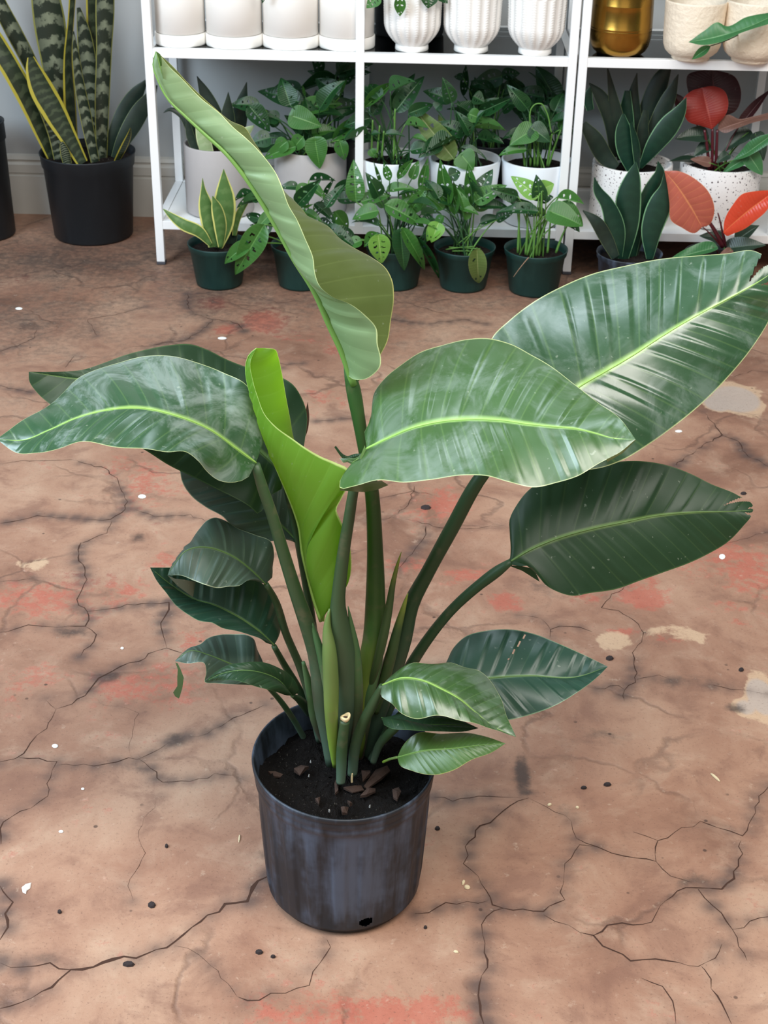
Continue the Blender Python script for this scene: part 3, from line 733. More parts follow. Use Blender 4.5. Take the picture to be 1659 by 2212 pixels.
def leafy(parent, c, zs, r, leaves, nrand, box_px, keys, seed, wr=(24, 40), lr=(50, 85), stemmat=None, face=.5, Yspread=.06):
    """leaves: (key, base px, tip px, width px, dYbase, dYtip[, face, roll]); the rest grow from the seed"""
    rn = random.Random(seed); stemmat = stemmat or M_stemd
    k = 0
    def foot():
        a = rn.uniform(0, 6.28); q = rn.uniform(0, r*.55); return (c[0]+q*math.cos(a), c[1]+q*math.sin(a), zs-.004)
    for lf in leaves:
        key, b, t, w, y0, y1 = lf[:6]; fc = lf[6] if len(lf) > 6 else face; rl = lf[7] if len(lf) > 7 else 0
        A = put_leaf(parent, key, b, t, w, c[1]+y0, c[1]+y1, fc, rl)
        stem3(parent, foot(), A, .0021, .0014, stemmat if rn.random() < .6 else M_stemg, rn.uniform(.1, .6))
    x0, x1, y0, y1 = box_px
    for i in range(nrand):
        bx, by = rn.uniform(x0, x1), rn.uniform(y0, y1)
        dx = (bx-(x0+x1)/2)/((x1-x0)/2)
        ang = -math.pi/2+dx*1.25+rn.gauss(0, .55)
        if by > y0*.4+y1*.6 and rn.random() < .5: ang += math.copysign(1.0, dx)
        L = rn.uniform(*lr)
        tx, ty = bx+L*math.cos(ang)*.9, by+L*math.sin(ang)*.75
        yb = c[1]+rn.uniform(-Yspread, Yspread); yt = yb+rn.uniform(-.05, .03)
        A = put_leaf(parent, rn.choice(keys), (bx, by), (tx, ty), rn.uniform(*wr), yb, yt, rn.uniform(.2, .8), rn.gauss(0, .5))
        stem3(parent, foot(), A, .002, .0013, stemmat, rn.uniform(.1, .7))

# ------------------------------------------------------------------ big snake plant by the wall, left
C1 = crop(0, 0, 3.687)
b = spot(186, 533, 0, .10); rb = px_r(84, b); b = spot(186, 533, 0, rb)
h_ = at(163, 355, b[1]-px_r(103, b)*.98)[2]
t = thing('potted_snake_plant', 'tall banded yellow-edged snake plant in a black pot against the left wall', 'potted plant', b)
zs = nursery(t, b, rb, px_r(103, at(172, 330, b[1])), h_, M_black2, sdrop=.02)
Y0 = b[1]
SL = [([(420,1270,35,-.01),(340,1060,60,-.02),(230,800,78,-.03),(100,560,80,-.04),(-40,330,80,-.04),(-150,150,60,-.04),(-290,-60,30,-.05),(-360,-180,2,-.05)], M_snake_y, .3),
      ([(440,1250,40,.05),(400,900,50,.05),(230,480,62,.04),(110,250,66,.03),(-10,20,60,.02),(-80,-150,50,.02),(-160,-400,24,.01),(-190,-500,2,.01)], M_snake, .2),
      ([(660,1300,45,-.06),(540,1080,72,-.06),(430,880,95,-.06),(320,680,92,-.06),(260,520,52,-.06),(245,455,26,-.06)], M_snake_y, .2),
      ([(570,1270,60,.03),(510,900,95,.03),(440,500,110,.03),(390,150,125,.03),(350,-120,104,.03),(330,-480,50,.03),(325,-640,2,.03)], M_snake, .0),
      ([(590,1260,40,.0),(560,800,48,.0),(545,450,34,.0),(568,150,26,.0),(585,-100,26,.0),(600,-380,16,.0),(606,-480,2,.0)], M_snake_y, .7),
      ([(770,1280,40,.04),(740,900,70,.05),(700,500,72,.05),(660,220,48,.05),(625,60,14,.05)], M_snake, .0),
      ([(810,1290,42,.0),(815,800,58,.0),(830,400,62,.0),(838,0,74,.0),(838,-140,66,.0),(832,-420,34,.0),(828,-560,2,.0)], M_snake, .1),
      ([(770,1150,30,.07),(755,600,45,.07),(738,150,48,.07),(730,-140,40,.07),(726,-360,18,.07),(724,-460,2,.07)], M_snake_y, .3),
      ([(760,1290,34,-.05),(700,1000,46,-.05),(630,640,38,-.05),(600,400,24,-.05),(585,250,6,-.05)], M_snake, .3),
      ([(870,1240,45,.02),(930,1050,62,.02),(1010,860,64,.03),(1100,730,50,.03),(1165,640,10,.03)], M_snake_d, .2),
      ([(920,1260,35,-.02),(985,1120,58,-.02),(1060,990,72,-.01),(1130,870,66,0),(1200,770,42,0),(1250,680,6,0)], M_snake_d, .3),
      ([(540,1310,35,-.08),(515,1200,36,-.08),(490,1130,14,-.08)], M_snake, .3),
      ([(480,1270,50,-.04),(450,1060,70,-.04),(380,880,66,-.05),(300,760,40,-.05),(270,700,12,-.05)], M_snake, .0),
      ([(930,1285,20,-.05),(985,1180,26,-.05),(1030,1070,16,-.05),(1040,1020,3,-.05)], M_snake_y, .8)]
for pts, mt, rl in SL: strap('leaf', [C1(x, y, hw/3.687, d) for x, y, hw, d in pts], Y0, mt, t, roll=rl)

# black pot cut off by the left edge
P = at(-80, 262, 3.45)
b = spot(-60, 538, 0, .12); t = thing('nursery_pot', 'black nursery pot cut off by the left edge, only its right side showing', 'plant pot', b)
hh = at(0, 262, b[1])[2]
nursery(t, b, px_r(66, b), px_r(69, at(-60, 300, b[1])), hh, M_black2, sdrop=.02)

# ------------------------------------------------------------------ floor row of nursery pots
def green_pot(label, cx, ybase, hwb, hwt, yrim, mat=None, grp='green nursery pots on the floor before the shelves'):
    b = spot(cx, ybase, 0, .05); rb = px_r(hwb, b); b = spot(cx, ybase, 0, rb)
    rt = px_r(hwt, at(cx, yrim-25, b[1]))
    h = at(cx, yrim, b[1]-rt)[2]
    t = thing('potted_plant', label, 'potted plant', b, grp)
    zs = nursery(t, b, rb, rt, h, mat or M_green)
    return t, b, zs, rt

E1 = crop(330, 340, 3.318); s1 = 3.318
t, b, zs, rt = green_pot('small pale yellow-edged snake plant in a green pot beside the left shelf leg', 468, 629, 50, 66, 545)
t.name = 'potted_snake_plant'
for pts, mt, rl in [([(470,650,30,.0),(512,460,72,.01),(515,290,74,.01),(510,150,28,.01),(508,85,3,.01)], M_snake_v, 0),
                    ([(440,640,40,-.02),(412,480,62,-.02),(378,330,50,-.02),(361,220,16,-.02),(357,150,2,-.02)], M_snake_v, .15),
                    ([(415,625,16,-.03),(330,530,42,-.04),(220,480,42,-.05),(140,425,26,-.05),(75,370,3,-.05)], M_snake_v, .1),
                    ([(490,640,20,-.03),(485,470,48,-.03),(455,350,36,-.03),(428,278,4,-.03)], M_snake_v, .5),
                    ([(585,560,14,.03),(610,430,26,.03),(650,350,22,.03),(702,295,3,.03)], M_snake_v, .4),
                    ([(560,620,40,.04),(560,520,50,.04),(570,440,30,.04)], M_snake_d, 0)]:
    strap('leaf', [E1(x, y, hw/s1, d) for x, y, hw, d in pts], b[1], mt, t, roll=rl)

def L(K, s, lst): return [(k, K(*bb), K(*tt), w/s, a, c_, *rest) for k, bb, tt, w, a, c_, *rest in lst]
GREY = 'swiss cheese plants along the floor'
t, b, zs, rt = green_pot('swiss cheese plant in a green pot behind the tall leaf, beside the pale snake plant', 648, 631, 50, 66, 548)
leafy(t, b, zs, rt, L(E1, s1, [('g0', (800,480), (568,862), 190, -.10, -.13, .9), ('g1', (690,620), (482,738), 120, -.09, -.12, .7), ('g3', (840,410), (745,495), 90, -.05, -.08, .7),
      ('d2', (720,250), (555,275), 60, 0, 0, .5), ('g0', (1110,190), (1040,325), 130, -.03, -.06, .9), ('g1', (1115,190), (1250,268), 80, -.02, -.05, .6), ('d2', (1120,165), (1305,118), 60, 0, 0, .5),
      ('d1', (1040,210), (925,185), 80, 0, -.02, .6), ('d2', (1225,300), (1285,150), 40, 0, 0, .6), ('g1', (1090,390), (1195,415), 70, -.02, -.05, .6), ('d0', (1230,500), (1455,595), 120, -.02, -.06, .5),
      ('d1', (760,320), (700,230), 80, 0, 0, .6), ('d1', (1160,330), (1330,430), 90, 0, -.03, .5), ('d0', (1180,460), (1290,470), 90, .02, 0, .5), ('d1', (800,560), (700,640), 90, -.05, -.08, .6)]),
      14, (560, 730, 420, 510), ['d0', 'd1', 'd2', 'g1'], 21)
F1 = crop(700, 340, 2.9625); s2 = 2.9625
t, b, zs, rt = green_pot('swiss cheese plant in a green pot with one pale holed leaf at its front', 852, 631, 50, 66, 549)
leafy(t, b, zs, rt, L(F1, s2, [('l0', (345,490), (372,695), 150, -.09, -.10, 1.0), ('g0', (205,285), (190,35), 130, -.02, -.02, 1.0), ('g0', (235,285), (415,215), 100, -.02, -.02, .6), ('g1', (345,340), (175,355), 120, -.05, -.07, .6),
      ('g0', (390,300), (655,405), 140, -.05, -.07, .6), ('g1', (500,450), (692,755), 90, -.09, -.12, .8), ('d3', (490,480), (515,732), 120, -.08, -.10, .9), ('d2', (590,500), (778,810), 55, -.09, -.11, .8),
      ('d0', (195,520), (5,420), 110, -.01, -.03, .5), ('g1', (240,530), (130,560), 90, -.05, -.07, .6), ('g2', (370,190), (320,30), 26, 0, 0, .9), ('g2', (420,150), (385,40), 60, 0, 0, .9), ('g2', (470,140), (560,10), 60, 0, 0, .8),
      ('g2', (620,225), (660,15), 70, 0, 0, .9), ('g1', (560,140), (600,20), 70, .02, .02, .8), ('g1', (400,210), (560,150), 80, 0, -.02, .5), ('l1', (735,430), (640,520), 100, -.06, -.08, .6), ('g2', (340,480), (250,560), 80, -.06, -.08, .7)]),
      12, (790, 910, 420, 500), ['g0', 'g1', 'd0', 'd1'], 22)
t, b, zs, rt = green_pot('swiss cheese plant in a green pot, one olive leaf hanging over its front', 1001, 635, 50, 67, 553)
leafy(t, b, zs, rt, L(F1, s2, [('o1', (978,580), (992,888), 125, -.10, -.11, 1.0), ('g2', (795,320), (745,25), 105, -.02, -.02, 1.0), ('d1', (800,120), (875,85), 100, 0, 0, .8), ('g2', (835,370), (815,130), 80, -.02, -.02, .9), ('g1', (905,320), (820,140), 90, -.02, 0, .9),
      ('g2', (950,300), (925,50), 90, 0, 0, .9), ('d0', (970,260), (1072,75), 120, 0, .01, .8), ('g0', (960,285), (1145,165), 120, -.04, -.05, .7), ('d1', (985,310), (1190,270), 90, -.03, -.05, .5), ('d1', (900,250), (870,170), 90, .02, .02, .8),
      ('l1', (735,415), (685,535), 120, -.06, -.09, .8), ('g1', (870,320), (985,325), 70, -.05, -.07, .5), ('d0', (700,390), (620,400), 90, -.02, -.04, .5), ('d1', (1000,420), (1130,350), 80, -.01, -.02, .5), ('d0', (1100,400), (1190,340), 90, -.01, -.02, .5)]),
      10, (945, 1060, 420, 480), ['g1', 'd0', 'd1', 'd2'], 23)
for q in ((800,575,1000,585), (780,590,960,570), (820,600,940,600), (850,560,1110,400), (880,575,1010,430)):
    P0 = at(*F1(q[0], q[1]), b[1]-.02); P1 = at(*F1(q[2], q[3]), b[1]-.03); stem3(t, P0, P1, .0016, .001, M_stemg, .2)
t, b, zs, rt = green_pot('swiss cheese plant on pale green stems in a green pot before a shelf leg', 1155, 645, 53, 69, 558)
leafy(t, b, zs, rt, L(F1, s2, [('l0', (1375,255), (1203,118), 120, -.03, -.02, .9), ('l3', (1392,205), (1470,170), 110, -.02, -.02, 1.0), ('d0', (1370,345), (1130,290), 110, -.05, -.06, .4), ('d2', (1230,300), (1115,190), 70, -.02, -.02, .6),
      ('g3', (1450,345), (1652,408), 170, -.06, -.09, .6), ('g2', (1490,255), (1662,252), 90, -.03, -.05, .5), ('d1', (1380,280), (1460,225), 90, 0, 0, .5), ('g1', (1500,300), (1690,380), 110, -.04, -.07, .5), ('d0', (1290,330), (1190,255), 80, 0, 0, .5),
      ('d1', (1530,400), (1640,420), 120, -.02, -.05, .3), ('d1', (1420,360), (1300,330), 90, .01, 0, .4)]), 5, (1110, 1210, 420, 455), ['d0', 'd1', 'g1'], 24, stemmat=M_stemg)
for q in ((1240,610,1250,340), (1300,625,1390,365), (1355,630,1385,410), (1430,610,1450,400), (1485,610,1560,430), (1290,620,1305,400), (1370,560,1500,255), (1390,400,1392,215)):
    P0 = at(*F1(q[0], q[1]), b[1]-.025); P1 = at(*F1(q[2], q[3]), b[1]-.03); stem3(t, P0, P1, .0032, .0019, M_stemg, .2)
P0 = at(*F1(1310, 640), b[1]-rt-.002); P1 = at(*F1(1212, 765), b[1]-rt-.012); stem3(t, P0, P1, .0012, .0006, simple('dry_root', srgb(150,120,96), .8), -.2, 'aerial_root')

G1 = crop(1200, 300, 3.614); s3 = 3.614
t, b, zs, rt = green_pot('dark green snake plant in a black pot on the floor before speckled pots', 1358, 652, 58, 71, 568, M_black, 'black nursery pots on the floor at right')
t.name = 'potted_snake_plant'
for pts, mt, rl in [([(530,940,40,0),(562,650,92,0),(572,450,96,0),(608,280,52,0),(626,180,3,0)], M_snake_k, .0),
                    ([(490,930,36,-.03),(470,700,76,-.03),(400,500,52,-.03),(330,400,34,-.03),(303,300,3,-.03)], M_snake_k, .3),
                    ([(470,925,34,-.04),(400,780,52,-.04),(320,650,46,-.05),(215,560,5,-.05)], M_snake_d, .2),
                    ([(600,920,30,.02),(660,600,56,.02),(740,400,50,.02),(815,260,38,.02),(800,175,3,.02)], M_snake_k, .4),
                    ([(735,940,26,-.01),(755,700,84,-.01),(820,500,88,-.01),(858,380,48,-.01),(850,265,3,-.01)], M_snake_k, .1),
                    ([(610,920,30,.03),(650,700,56,.03),(690,500,22,.03)], M_snake_d, 0)]:
    strap('leaf', [G1(x, y, hw/s3, d) for x, y, hw, d in pts], b[1], mt, t, roll=rl)

t, b, zs, rt = green_pot('red-orange leaved philodendron in a black pot on the floor at right', 1560, 652, 66, 80, 575, M_black2, 'black nursery pots on the floor at right')
t.name = 'potted_philodendron'
leafy(t, b, zs, rt, L(G1, s3, [('K0', (1350,850), (1612,800), 150, -.03, -.06, .6), ('P0', (1230,850), (900,905), 110, -.05, -.08, .5), ('B0', (1370,870), (1285,900), 60, -.06, -.08, .6), ('K0', (1300,780), (1150,740), 110, .03, .02, .6), ('K2', (1400,800), (1560,660), 130, .04, .03, .6)]),
      0, (0, 1, 0, 1), [], 3, stemmat=M_mstem)
def px_leaf(parent, mid, e1, e2, Y, mat, **kw):
    return blade('leaf', mid, e1, e2, Y, mat, parent, nt=44, nv=12, **kw)
g = lambda pts: [G1(*p) for p in pts]
px_leaf(t, g([(1145,690,-.05),(1050,520,-.06),(950,370,-.06),(850,250,-.05)]), g([(1145,690,-.05),(1200,670,-.05),(1240,560,-.06),(1205,430,-.07),(1100,320,-.07),(960,252,-.06),(850,250,-.05)]),
        g([(1145,690,-.05),(1090,735,-.05),(980,690,-.05),(905,640,-.05),(890,500,-.05),(875,380,-.05),(850,250,-.05)]), b[1], M_salm, bulge=.08, pleat=.0006, npl=10)
px_leaf(t, g([(1310,730,-.09),(1400,650,-.10),(1520,550,-.11),(1680,430,-.12)]), g([(1310,730,-.09),(1318,640,-.09),(1380,520,-.10),(1460,430,-.11),(1560,408,-.12),(1680,400,-.12)]),
        g([(1310,730,-.09),(1330,755,-.09),(1400,735,-.10),(1480,700,-.11),(1560,640,-.12),(1659,545,-.13),(1690,470,-.13)]), b[1], M_red, bulge=.08, pleat=.0006, npl=10)
for q, r_ in (((1310,840,1140,575), .006), ((1320,840,1268,580), .003), ((1330,840,1312,735), .0025), ((1300,850,1150,690), .0025)):
    stem3(t, at(*G1(q[0], q[1]), b[1]-.03), at(*G1(q[2], q[3]), b[1]-.055), r_, r_*.55, M_mstem, .1)

# ------------------------------------------------------------------ bottom shelf row
def shelf_pot(label, cx, ybase, hw, yrim, mat, taper=1.0, z=Z1, grp=None, name='potted_plant', **kw):
    b = spot(cx, ybase, z, .07); r = px_r(hw, b); b = spot(cx, ybase, z, r*taper)
    h = at(cx, yrim, b[1]-r)[2]-z
    t = thing(name, label, 'potted plant', b, grp)
    zs = cyl_pot(t, b, r, h, mat, taper, **kw)
    return t, b, zs, r
B1 = crop(320, 0, 3.318)
t, b, zs, r = shelf_pot('dark snake plant in a taupe cylinder pot, left end of the bottom shelf', 467, 476, 73, 328, M_taupe, name='potted_snake_plant', grp='taupe cylinder pots on the bottom shelf')
for pts, mt, rl in [([(520,1080,50,.02),(480,850,62,.02),(412,680,44,.02),(350,545,2,.02)], M_snake_d, 0), ([(560,1080,55,.0),(570,850,54,.0),(575,660,2,.0)], M_snake_d, .2), ([(620,1080,50,.04),(660,800,56,.04),(706,590,3,.04)], M_snake_d, .1),
                    ([(400,1090,40,-.02),(320,950,36,-.03),(230,812,26,-.03),(150,785,12,-.03),(110,808,2,-.03)], M_snake_d, .2), ([(425,1110,50,-.04),(392,980,48,-.04),(355,850,18,-.04)], M_snake_b, .1), ([(345,1090,26,-.05),(300,960,28,-.05),(278,850,8,-.05)], M_snake_d, .2),
                    ([(640,1080,40,-.02),(700,950,36,-.02),(760,900,4,-.02)], M_snake_b, .3)]:
    strap('leaf', [B1(x, y, hw/s1, d) for x, y, hw, d in pts], b[1], mt, t, roll=rl)
t, b, zs, r = shelf_pot('swiss cheese plant in a taupe cylinder pot left of the shelf centre post', 666, 476, 77, 337, M_taupe, grp='taupe cylinder pots on the bottom shelf')
leafy(t, b, zs, r, L(B1, s1, [('g0', (1095,775), (1372,712), 140, -.03, -.04, .7), ('g3', (1030,830), (1228,888), 175, -.07, -.09, .8), ('g3', (1195,1000), (1230,1205), 165, -.09, -.11, 1.0), ('g2', (1320,1005), (1605,795), 110, -.06, -.07, .9), ('g1', (1370,1005), (1415,1155), 110, -.09, -.11, .9),
      ('d0', (880,985), (735,1010), 140, -.05, -.07, .7), ('g1', (1060,1050), (790,1100), 120, -.09, -.11, .7), ('d0', (1110,740), (785,610), 160, .02, .03, .7), ('d0', (1370,690), (1210,555), 160, .03, .03, .8), ('d0', (720,755), (882,925), 150, -.04, -.06, .7), ('d0', (800,760), (600,720), 130, 0, -.02, .6),
      ('g1', (1000,1010), (880,1090), 120, -.09, -.10, .7), ('g1', (1110,980), (1010,1080), 120, -.09, -.10, .7), ('g1', (1170,960), (1360,880), 110, -.03, -.04, .5), ('d1', (1330,860), (1440,760), 80, -.02, -.02, .6), ('g2', (1370,700), (1425,560), 22, -.03, -.03, .9), ('g2', (1025,760), (1018,600), 26, -.02, -.02, .9), ('g2', (1125,690), (1105,610), 24, -.01, -.01, .9),
      ('d1', (940,860), (820,800), 120, -.02, -.03, .6)]), 16, (585, 735, 210, 310), ['d0', 'd1', 'd0', 'd3'], 31, Yspread=.08, lr=(55, 90), wr=(30, 48))
CC = crop(760, 0, 3.318)
WG = 'white pots on the bottom shelf right of the centre post'
t, b, zs, r = shelf_pot('swiss cheese plant in a white tapered pot immediately right of the shelf centre post', 843, 491, 71, 357, M_white, .80, grp=WG)
leafy(t, b, zs, r, L(CC, s1, [('g2', (85,775), (295,565), 90, -.04, -.03, .8), ('d0', (310,800), (505,540), 140, -.01, 0, .8), ('d0', (290,790), (440,525), 120, .01, .02, .8), ('g2', (380,895), (545,865), 90, -.05, -.06, .4), ('d1', (240,960), (370,925), 60, -.05, -.06, .4), ('d1', (140,960), (190,935), 50, -.05, -.06, .5), ('g1', (440,980), (540,975), 60, -.05, -.07, .4),
      ('d0', (150,820), (225,690), 90, 0, 0, .7), ('d1', (420,1080), (590,1010), 110, -.06, -.08, .6), ('d2', (410,1090), (330,1290), 70, -.09, -.10, .9), ('g1', (130,1070), (170,1130), 70, -.06, -.07, .8)]), 12, (795, 890, 190, 300), ['d0', 'd1', 'd2'], 32, wr=(26, 40))
for q in ((140,1120,150,860), (300,1130,310,780), (180,1130,200,900), (215,1130,230,940)):
    stem3(t, at(*CC(q[0], q[1]), b[1]-.03), at(*CC(q[2], q[3]), b[1]-.04), .003, .002, M_stemg, .1)
t, b, zs, r = shelf_pot('swiss cheese plant with a large olive leaf in the middle white tapered pot', 1000, 494, 76, 362, M_white, .84, grp=WG)
leafy(t, b, zs, r, L(CC, s1, [('o0', (732,1140), (438,768), 190, -.06, -.05, 1.0), ('o1', (735,1120), (620,800), 100, -.04, -.03, .9), ('g1', (835,815), (950,850), 110, -.05, -.06, .8), ('g2', (870,915), (1100,850), 90, -.05, -.05, .3), ('d0', (720,720), (525,630), 130, .02, .02, .7), ('g3', (785,1110), (868,1205), 170, -.08, -.10, .8), ('d2', (870,910), (715,1005), 70, -.05, -.06, .5),
      ('d1', (780,1060), (985,1060), 60, -.05, -.07, .3), ('d0', (870,690), (950,720), 120, .02, .01, .6), ('d1', (600,780), (640,730), 90, -.01, -.01, .6), ('d0', (900,960), (1090,980), 110, -.02, -.04, .4)]), 12, (950, 1060, 220, 310), ['d0', 'd1', 'd2'], 33, wr=(28, 42))
t, b, zs, r = shelf_pot('swiss cheese plant with looping stems in the rightmost of three white tapered pots', 1155, 496, 75, 364, M_white, .86, grp=WG)
leafy(t, b, zs, r, L(CC, s1, [('g3', (1300,930), (1145,1010), 170, -.05, -.08, .7), ('d3', (1290,920), (1420,1000), 150, -.05, -.07, .7), ('g1', (1250,1070), (1065,1050), 100, -.06, -.08, .5), ('g2', (1490,930), (1520,840), 60, -.04, -.04, .9), ('d0', (1420,920), (1340,800), 110, 0, 0, .7), ('d1', (1250,950), (1090,930), 100, 0, -.02, .4), ('d1', (1350,760), (1440,860), 80, 0, -.02, .5)]),
      9, (1110, 1210, 230, 300), ['d0', 'd1', 'd2'], 34, stemmat=M_stemd)
for q in ((1280,1190,1275,820), (1410,1190,1500,930), (1400,1190,1435,960), (1330,1190,1340,960), (1240,1190,1220,1060), (1310,1190,1300,930)):
    stem3(t, at(*CC(q[0], q[1]), b[1]-.02), at(*CC(q[2], q[3]), b[1]-.04), .0032, .002, M_stemg, .1)
stem_px('stem', [CC(1275,830,-.04,5/s1), CC(1285,780,-.04,5/s1), CC(1320,745,-.04,5/s1), CC(1360,745,-.04,5/s1), CC(1390,790,-.04,5/s1), CC(1430,950,-.04,6/s1)], b[1], M_stemg, t)

# plants standing in the shade at the back of the shelf
BG = 'plants standing behind the white pots'
for lab, cx, lv, bx, sd in (
    ('dark leafy plant in a black pot behind the right-hand taupe cylinder pot', 720, [('d0', CC(-60,640), CC(-250,560), 40, 0, -.02, .7), ('d0', CC(-120,600), CC(-300,480), 34, .02, .02, .6), ('d2', CC(-90,560), CC(-420,600), 26, .0, -.02, .6), ('d0', CC(-60,560), CC(120,480), 30, .02, .02, .5)], (640, 770, 150, 230), 41),
    ('dark holed-leaf plant in a black pot behind the middle white tapered pot', 1060, [('d0', CC(1085,545), CC(855,600), 44, 0, -.02, .8), ('d0', CC(1075,540), CC(1205,510), 30, 0, 0, .7), ('d2', CC(800,690), CC(818,470), 20, 0, 0, .9), ('d0', CC(1090,640), CC(1220,595), 34, 0, 0, .7), ('d1', CC(800,560), CC(735,530), 20, 0, 0, .6)], (985, 1110, 190, 260), 42),
    ('dark broad-leaved plant in a black pot behind the rightmost white pot', 1185, [('d3', CC(1450,690), CC(1330,480), 52, 0, .01, .9), ('d0', CC(1380,700), CC(1180,640), 44, -.02, -.03, .7), ('d0', CC(1300,720), CC(1490,670), 40, -.01, -.02, .6)], (1120, 1210, 200, 270), 43)):
    c = at(cx, 330, 3.775); b = np.array([c[0], 3.795, Z1])
    t = thing('potted_plant', lab, 'potted plant', b, BG)
    zs = nursery(t, b, .046, .056, .135, M_black2)
    leafy(t, b, zs, .05, lv, 9, bx, ['d0', 'd1', 'd0'], sd, wr=(28, 44), Yspread=.035)

# speckled pots on the right-hand unit
D1 = crop(1220, 0, 3.779); s4 = 3.779
TG = 'speckled white pots on the bottom shelf at right'
t, b, zs, r = shelf_pot('dark green snake plant in a speckled white pot beside the gap between shelving units', 1365, 499, 85, 373, M_terr, 1.0, grp=TG, name='potted_snake_plant', sdrop=.028, rnd=.012, wall=.008)
for pts, mt, rl in [([(480,1300,50,.0),(430,1000,62,0),(380,720,28,0),(350,560,6,0)], M_snake_d, .1), ([(420,1280,46,.0),(370,950,62,0),(280,770,46,0),(200,678,6,0)], M_snake_d, .1), ([(520,1280,55,.03),(500,950,62,.03),(512,740,24,.03)], M_snake_k, 0),
                    ([(580,1280,50,.04),(570,950,56,.04),(562,760,40,.04),(590,595,3,.04)], M_snake_d, .1), ([(610,1290,50,.05),(690,900,82,.05),(790,640,66,.05),(860,520,20,.05)], M_snake_d, .1), ([(650,1320,36,.02),(760,1000,66,.02),(850,800,58,.02),(928,605,3,.02)], M_snake_d, .2),
                    ([(540,1400,30,-.04),(505,1220,80,-.04),(480,1060,64,-.04),(478,930,10,-.04)], M_snake_k, .1), ([(615,1370,16,-.02),(740,1180,72,-.03),(860,1020,84,-.03),(945,900,48,-.03),(992,795,3,-.03)], M_snake_k, .25),
                    ([(595,1390,18,-.05),(585,1200,32,-.05),(540,1000,12,-.05)], M_snake_k, .8), ([(420,1370,40,-.05),(330,1280,66,-.05),(240,1130,64,-.06),(150,1010,30,-.06)], M_snake_d, .1), ([(700,1300,40,0),(640,1100,50,0),(660,900,20,0)], M_snake_d, .2), ([(210,900,30,.0),(190,790,36,0),(222,690,3,0)], M_snake_k, .2)]:
    strap('leaf', [D1(x, y, hw/s4, d) for x, y, hw, d in pts], b[1], mt, t, roll=rl)
t, b, zs, r = shelf_pot('red-leaved philodendron in a speckled white pot near the right edge', 1557, 501, 86, 373, M_terr, 1.0, grp=TG, name='potted_philodendron', sdrop=.026, rnd=.012, wall=.008)
d = lambda pts: [D1(*p) for p in pts]
px_leaf(t, d([(1200,1055,-.02),(1180,950,-.02),(1150,830,-.01),(1120,715,0)]), d([(1200,1055,-.02),(1250,1010,-.02),(1320,920,-.02),(1335,830,-.01),(1300,740,0),(1200,703,0),(1120,715,0)]),
        d([(1200,1055,-.02),(1120,1030,-.02),(1000,985,-.02),(968,900,-.02),(972,800,-.01),(1040,740,0),(1120,715,0)]), b[1], M_dred, bulge=.10)
px_leaf(t, d([(1250,960,.05),(1230,800,.06),(1200,600,.07)]), d([(1250,960,.05),(1400,900,.05),(1440,760,.06),(1400,640,.07),(1200,560,.07)]), d([(1250,960,.05),(1080,900,.05),(1010,760,.06),(1000,620,.07),(1200,560,.07)]), b[1], M_maroon, bulge=.06)
px_leaf(t, d([(1250,1060,-.01),(1400,1010,-.02),(1540,965,-.02),(1680,930,-.03)]), d([(1250,1060,-.01),(1270,960,-.01),(1340,938,-.02),(1420,970,-.02),(1540,950,-.02),(1680,915,-.03)]), d([(1250,1060,-.01),(1300,1085,-.02),(1400,1050,-.03),(1540,1000,-.04),(1680,970,-.04)]), b[1], M_brownpink, bulge=.06)
px_leaf(t, d([(1370,1310,-.09),(1470,1260,-.10),(1570,1190,-.11),(1690,1100,-.12)]), d([(1370,1310,-.09),(1440,1230,-.09),(1500,1160,-.10),(1580,1115,-.11),(1690,1085,-.12)]), d([(1370,1310,-.09),(1460,1290,-.11),(1580,1230,-.12),(1690,1160,-.13)]), b[1], M_philg, bulge=.08)
leafy(t, b, zs, r, [(k, D1(*bb), D1(*tt), w/s4, a, c_, f) for k, bb, tt, w, a, c_, f in [('P0', (1480,1290), (1295,1395), 90, -.08, -.09, .8), ('P0', (1500,1260), (1615,1420), 150, -.08, -.10, .8), ('B0', (1180,1330), (1050,1290), 90, -.06, -.07, .7), ('K2', (1100,1330), (890,1260), 50, -.04, -.06, .5), ('K0', (1330,1260), (1250,1310), 90, -.05, -.07, .7),
      ('K0', (1150,1100), (930,1100), 150, .0, -.02, .6), ('M0', (1450,1000), (1660,720), 90, .03, .04, .6), ('K0', (1500,1080), (1300,1200), 140, .02, .0, .5), ('M0', (980,900), (900,760), 120, .03, .03, .6), ('K0', (1560,1100), (1640,1300), 140, .0, -.02, .5), ('K0', (1180,1180), (1060,1250), 120, .0, -.02, .5)]],
      0, (0, 1, 0, 1), [], 5, stemmat=M_mstem)
for q in ((1200,1380,1205,1050), (1230,1390,1245,1060), (1180,1390,1140,1060)):
    stem3(t, at(*D1(q[0], q[1]), b[1]-.01), at(*D1(q[2], q[3]), b[1]-.015), .0045, .0032, M_mstem, .1)

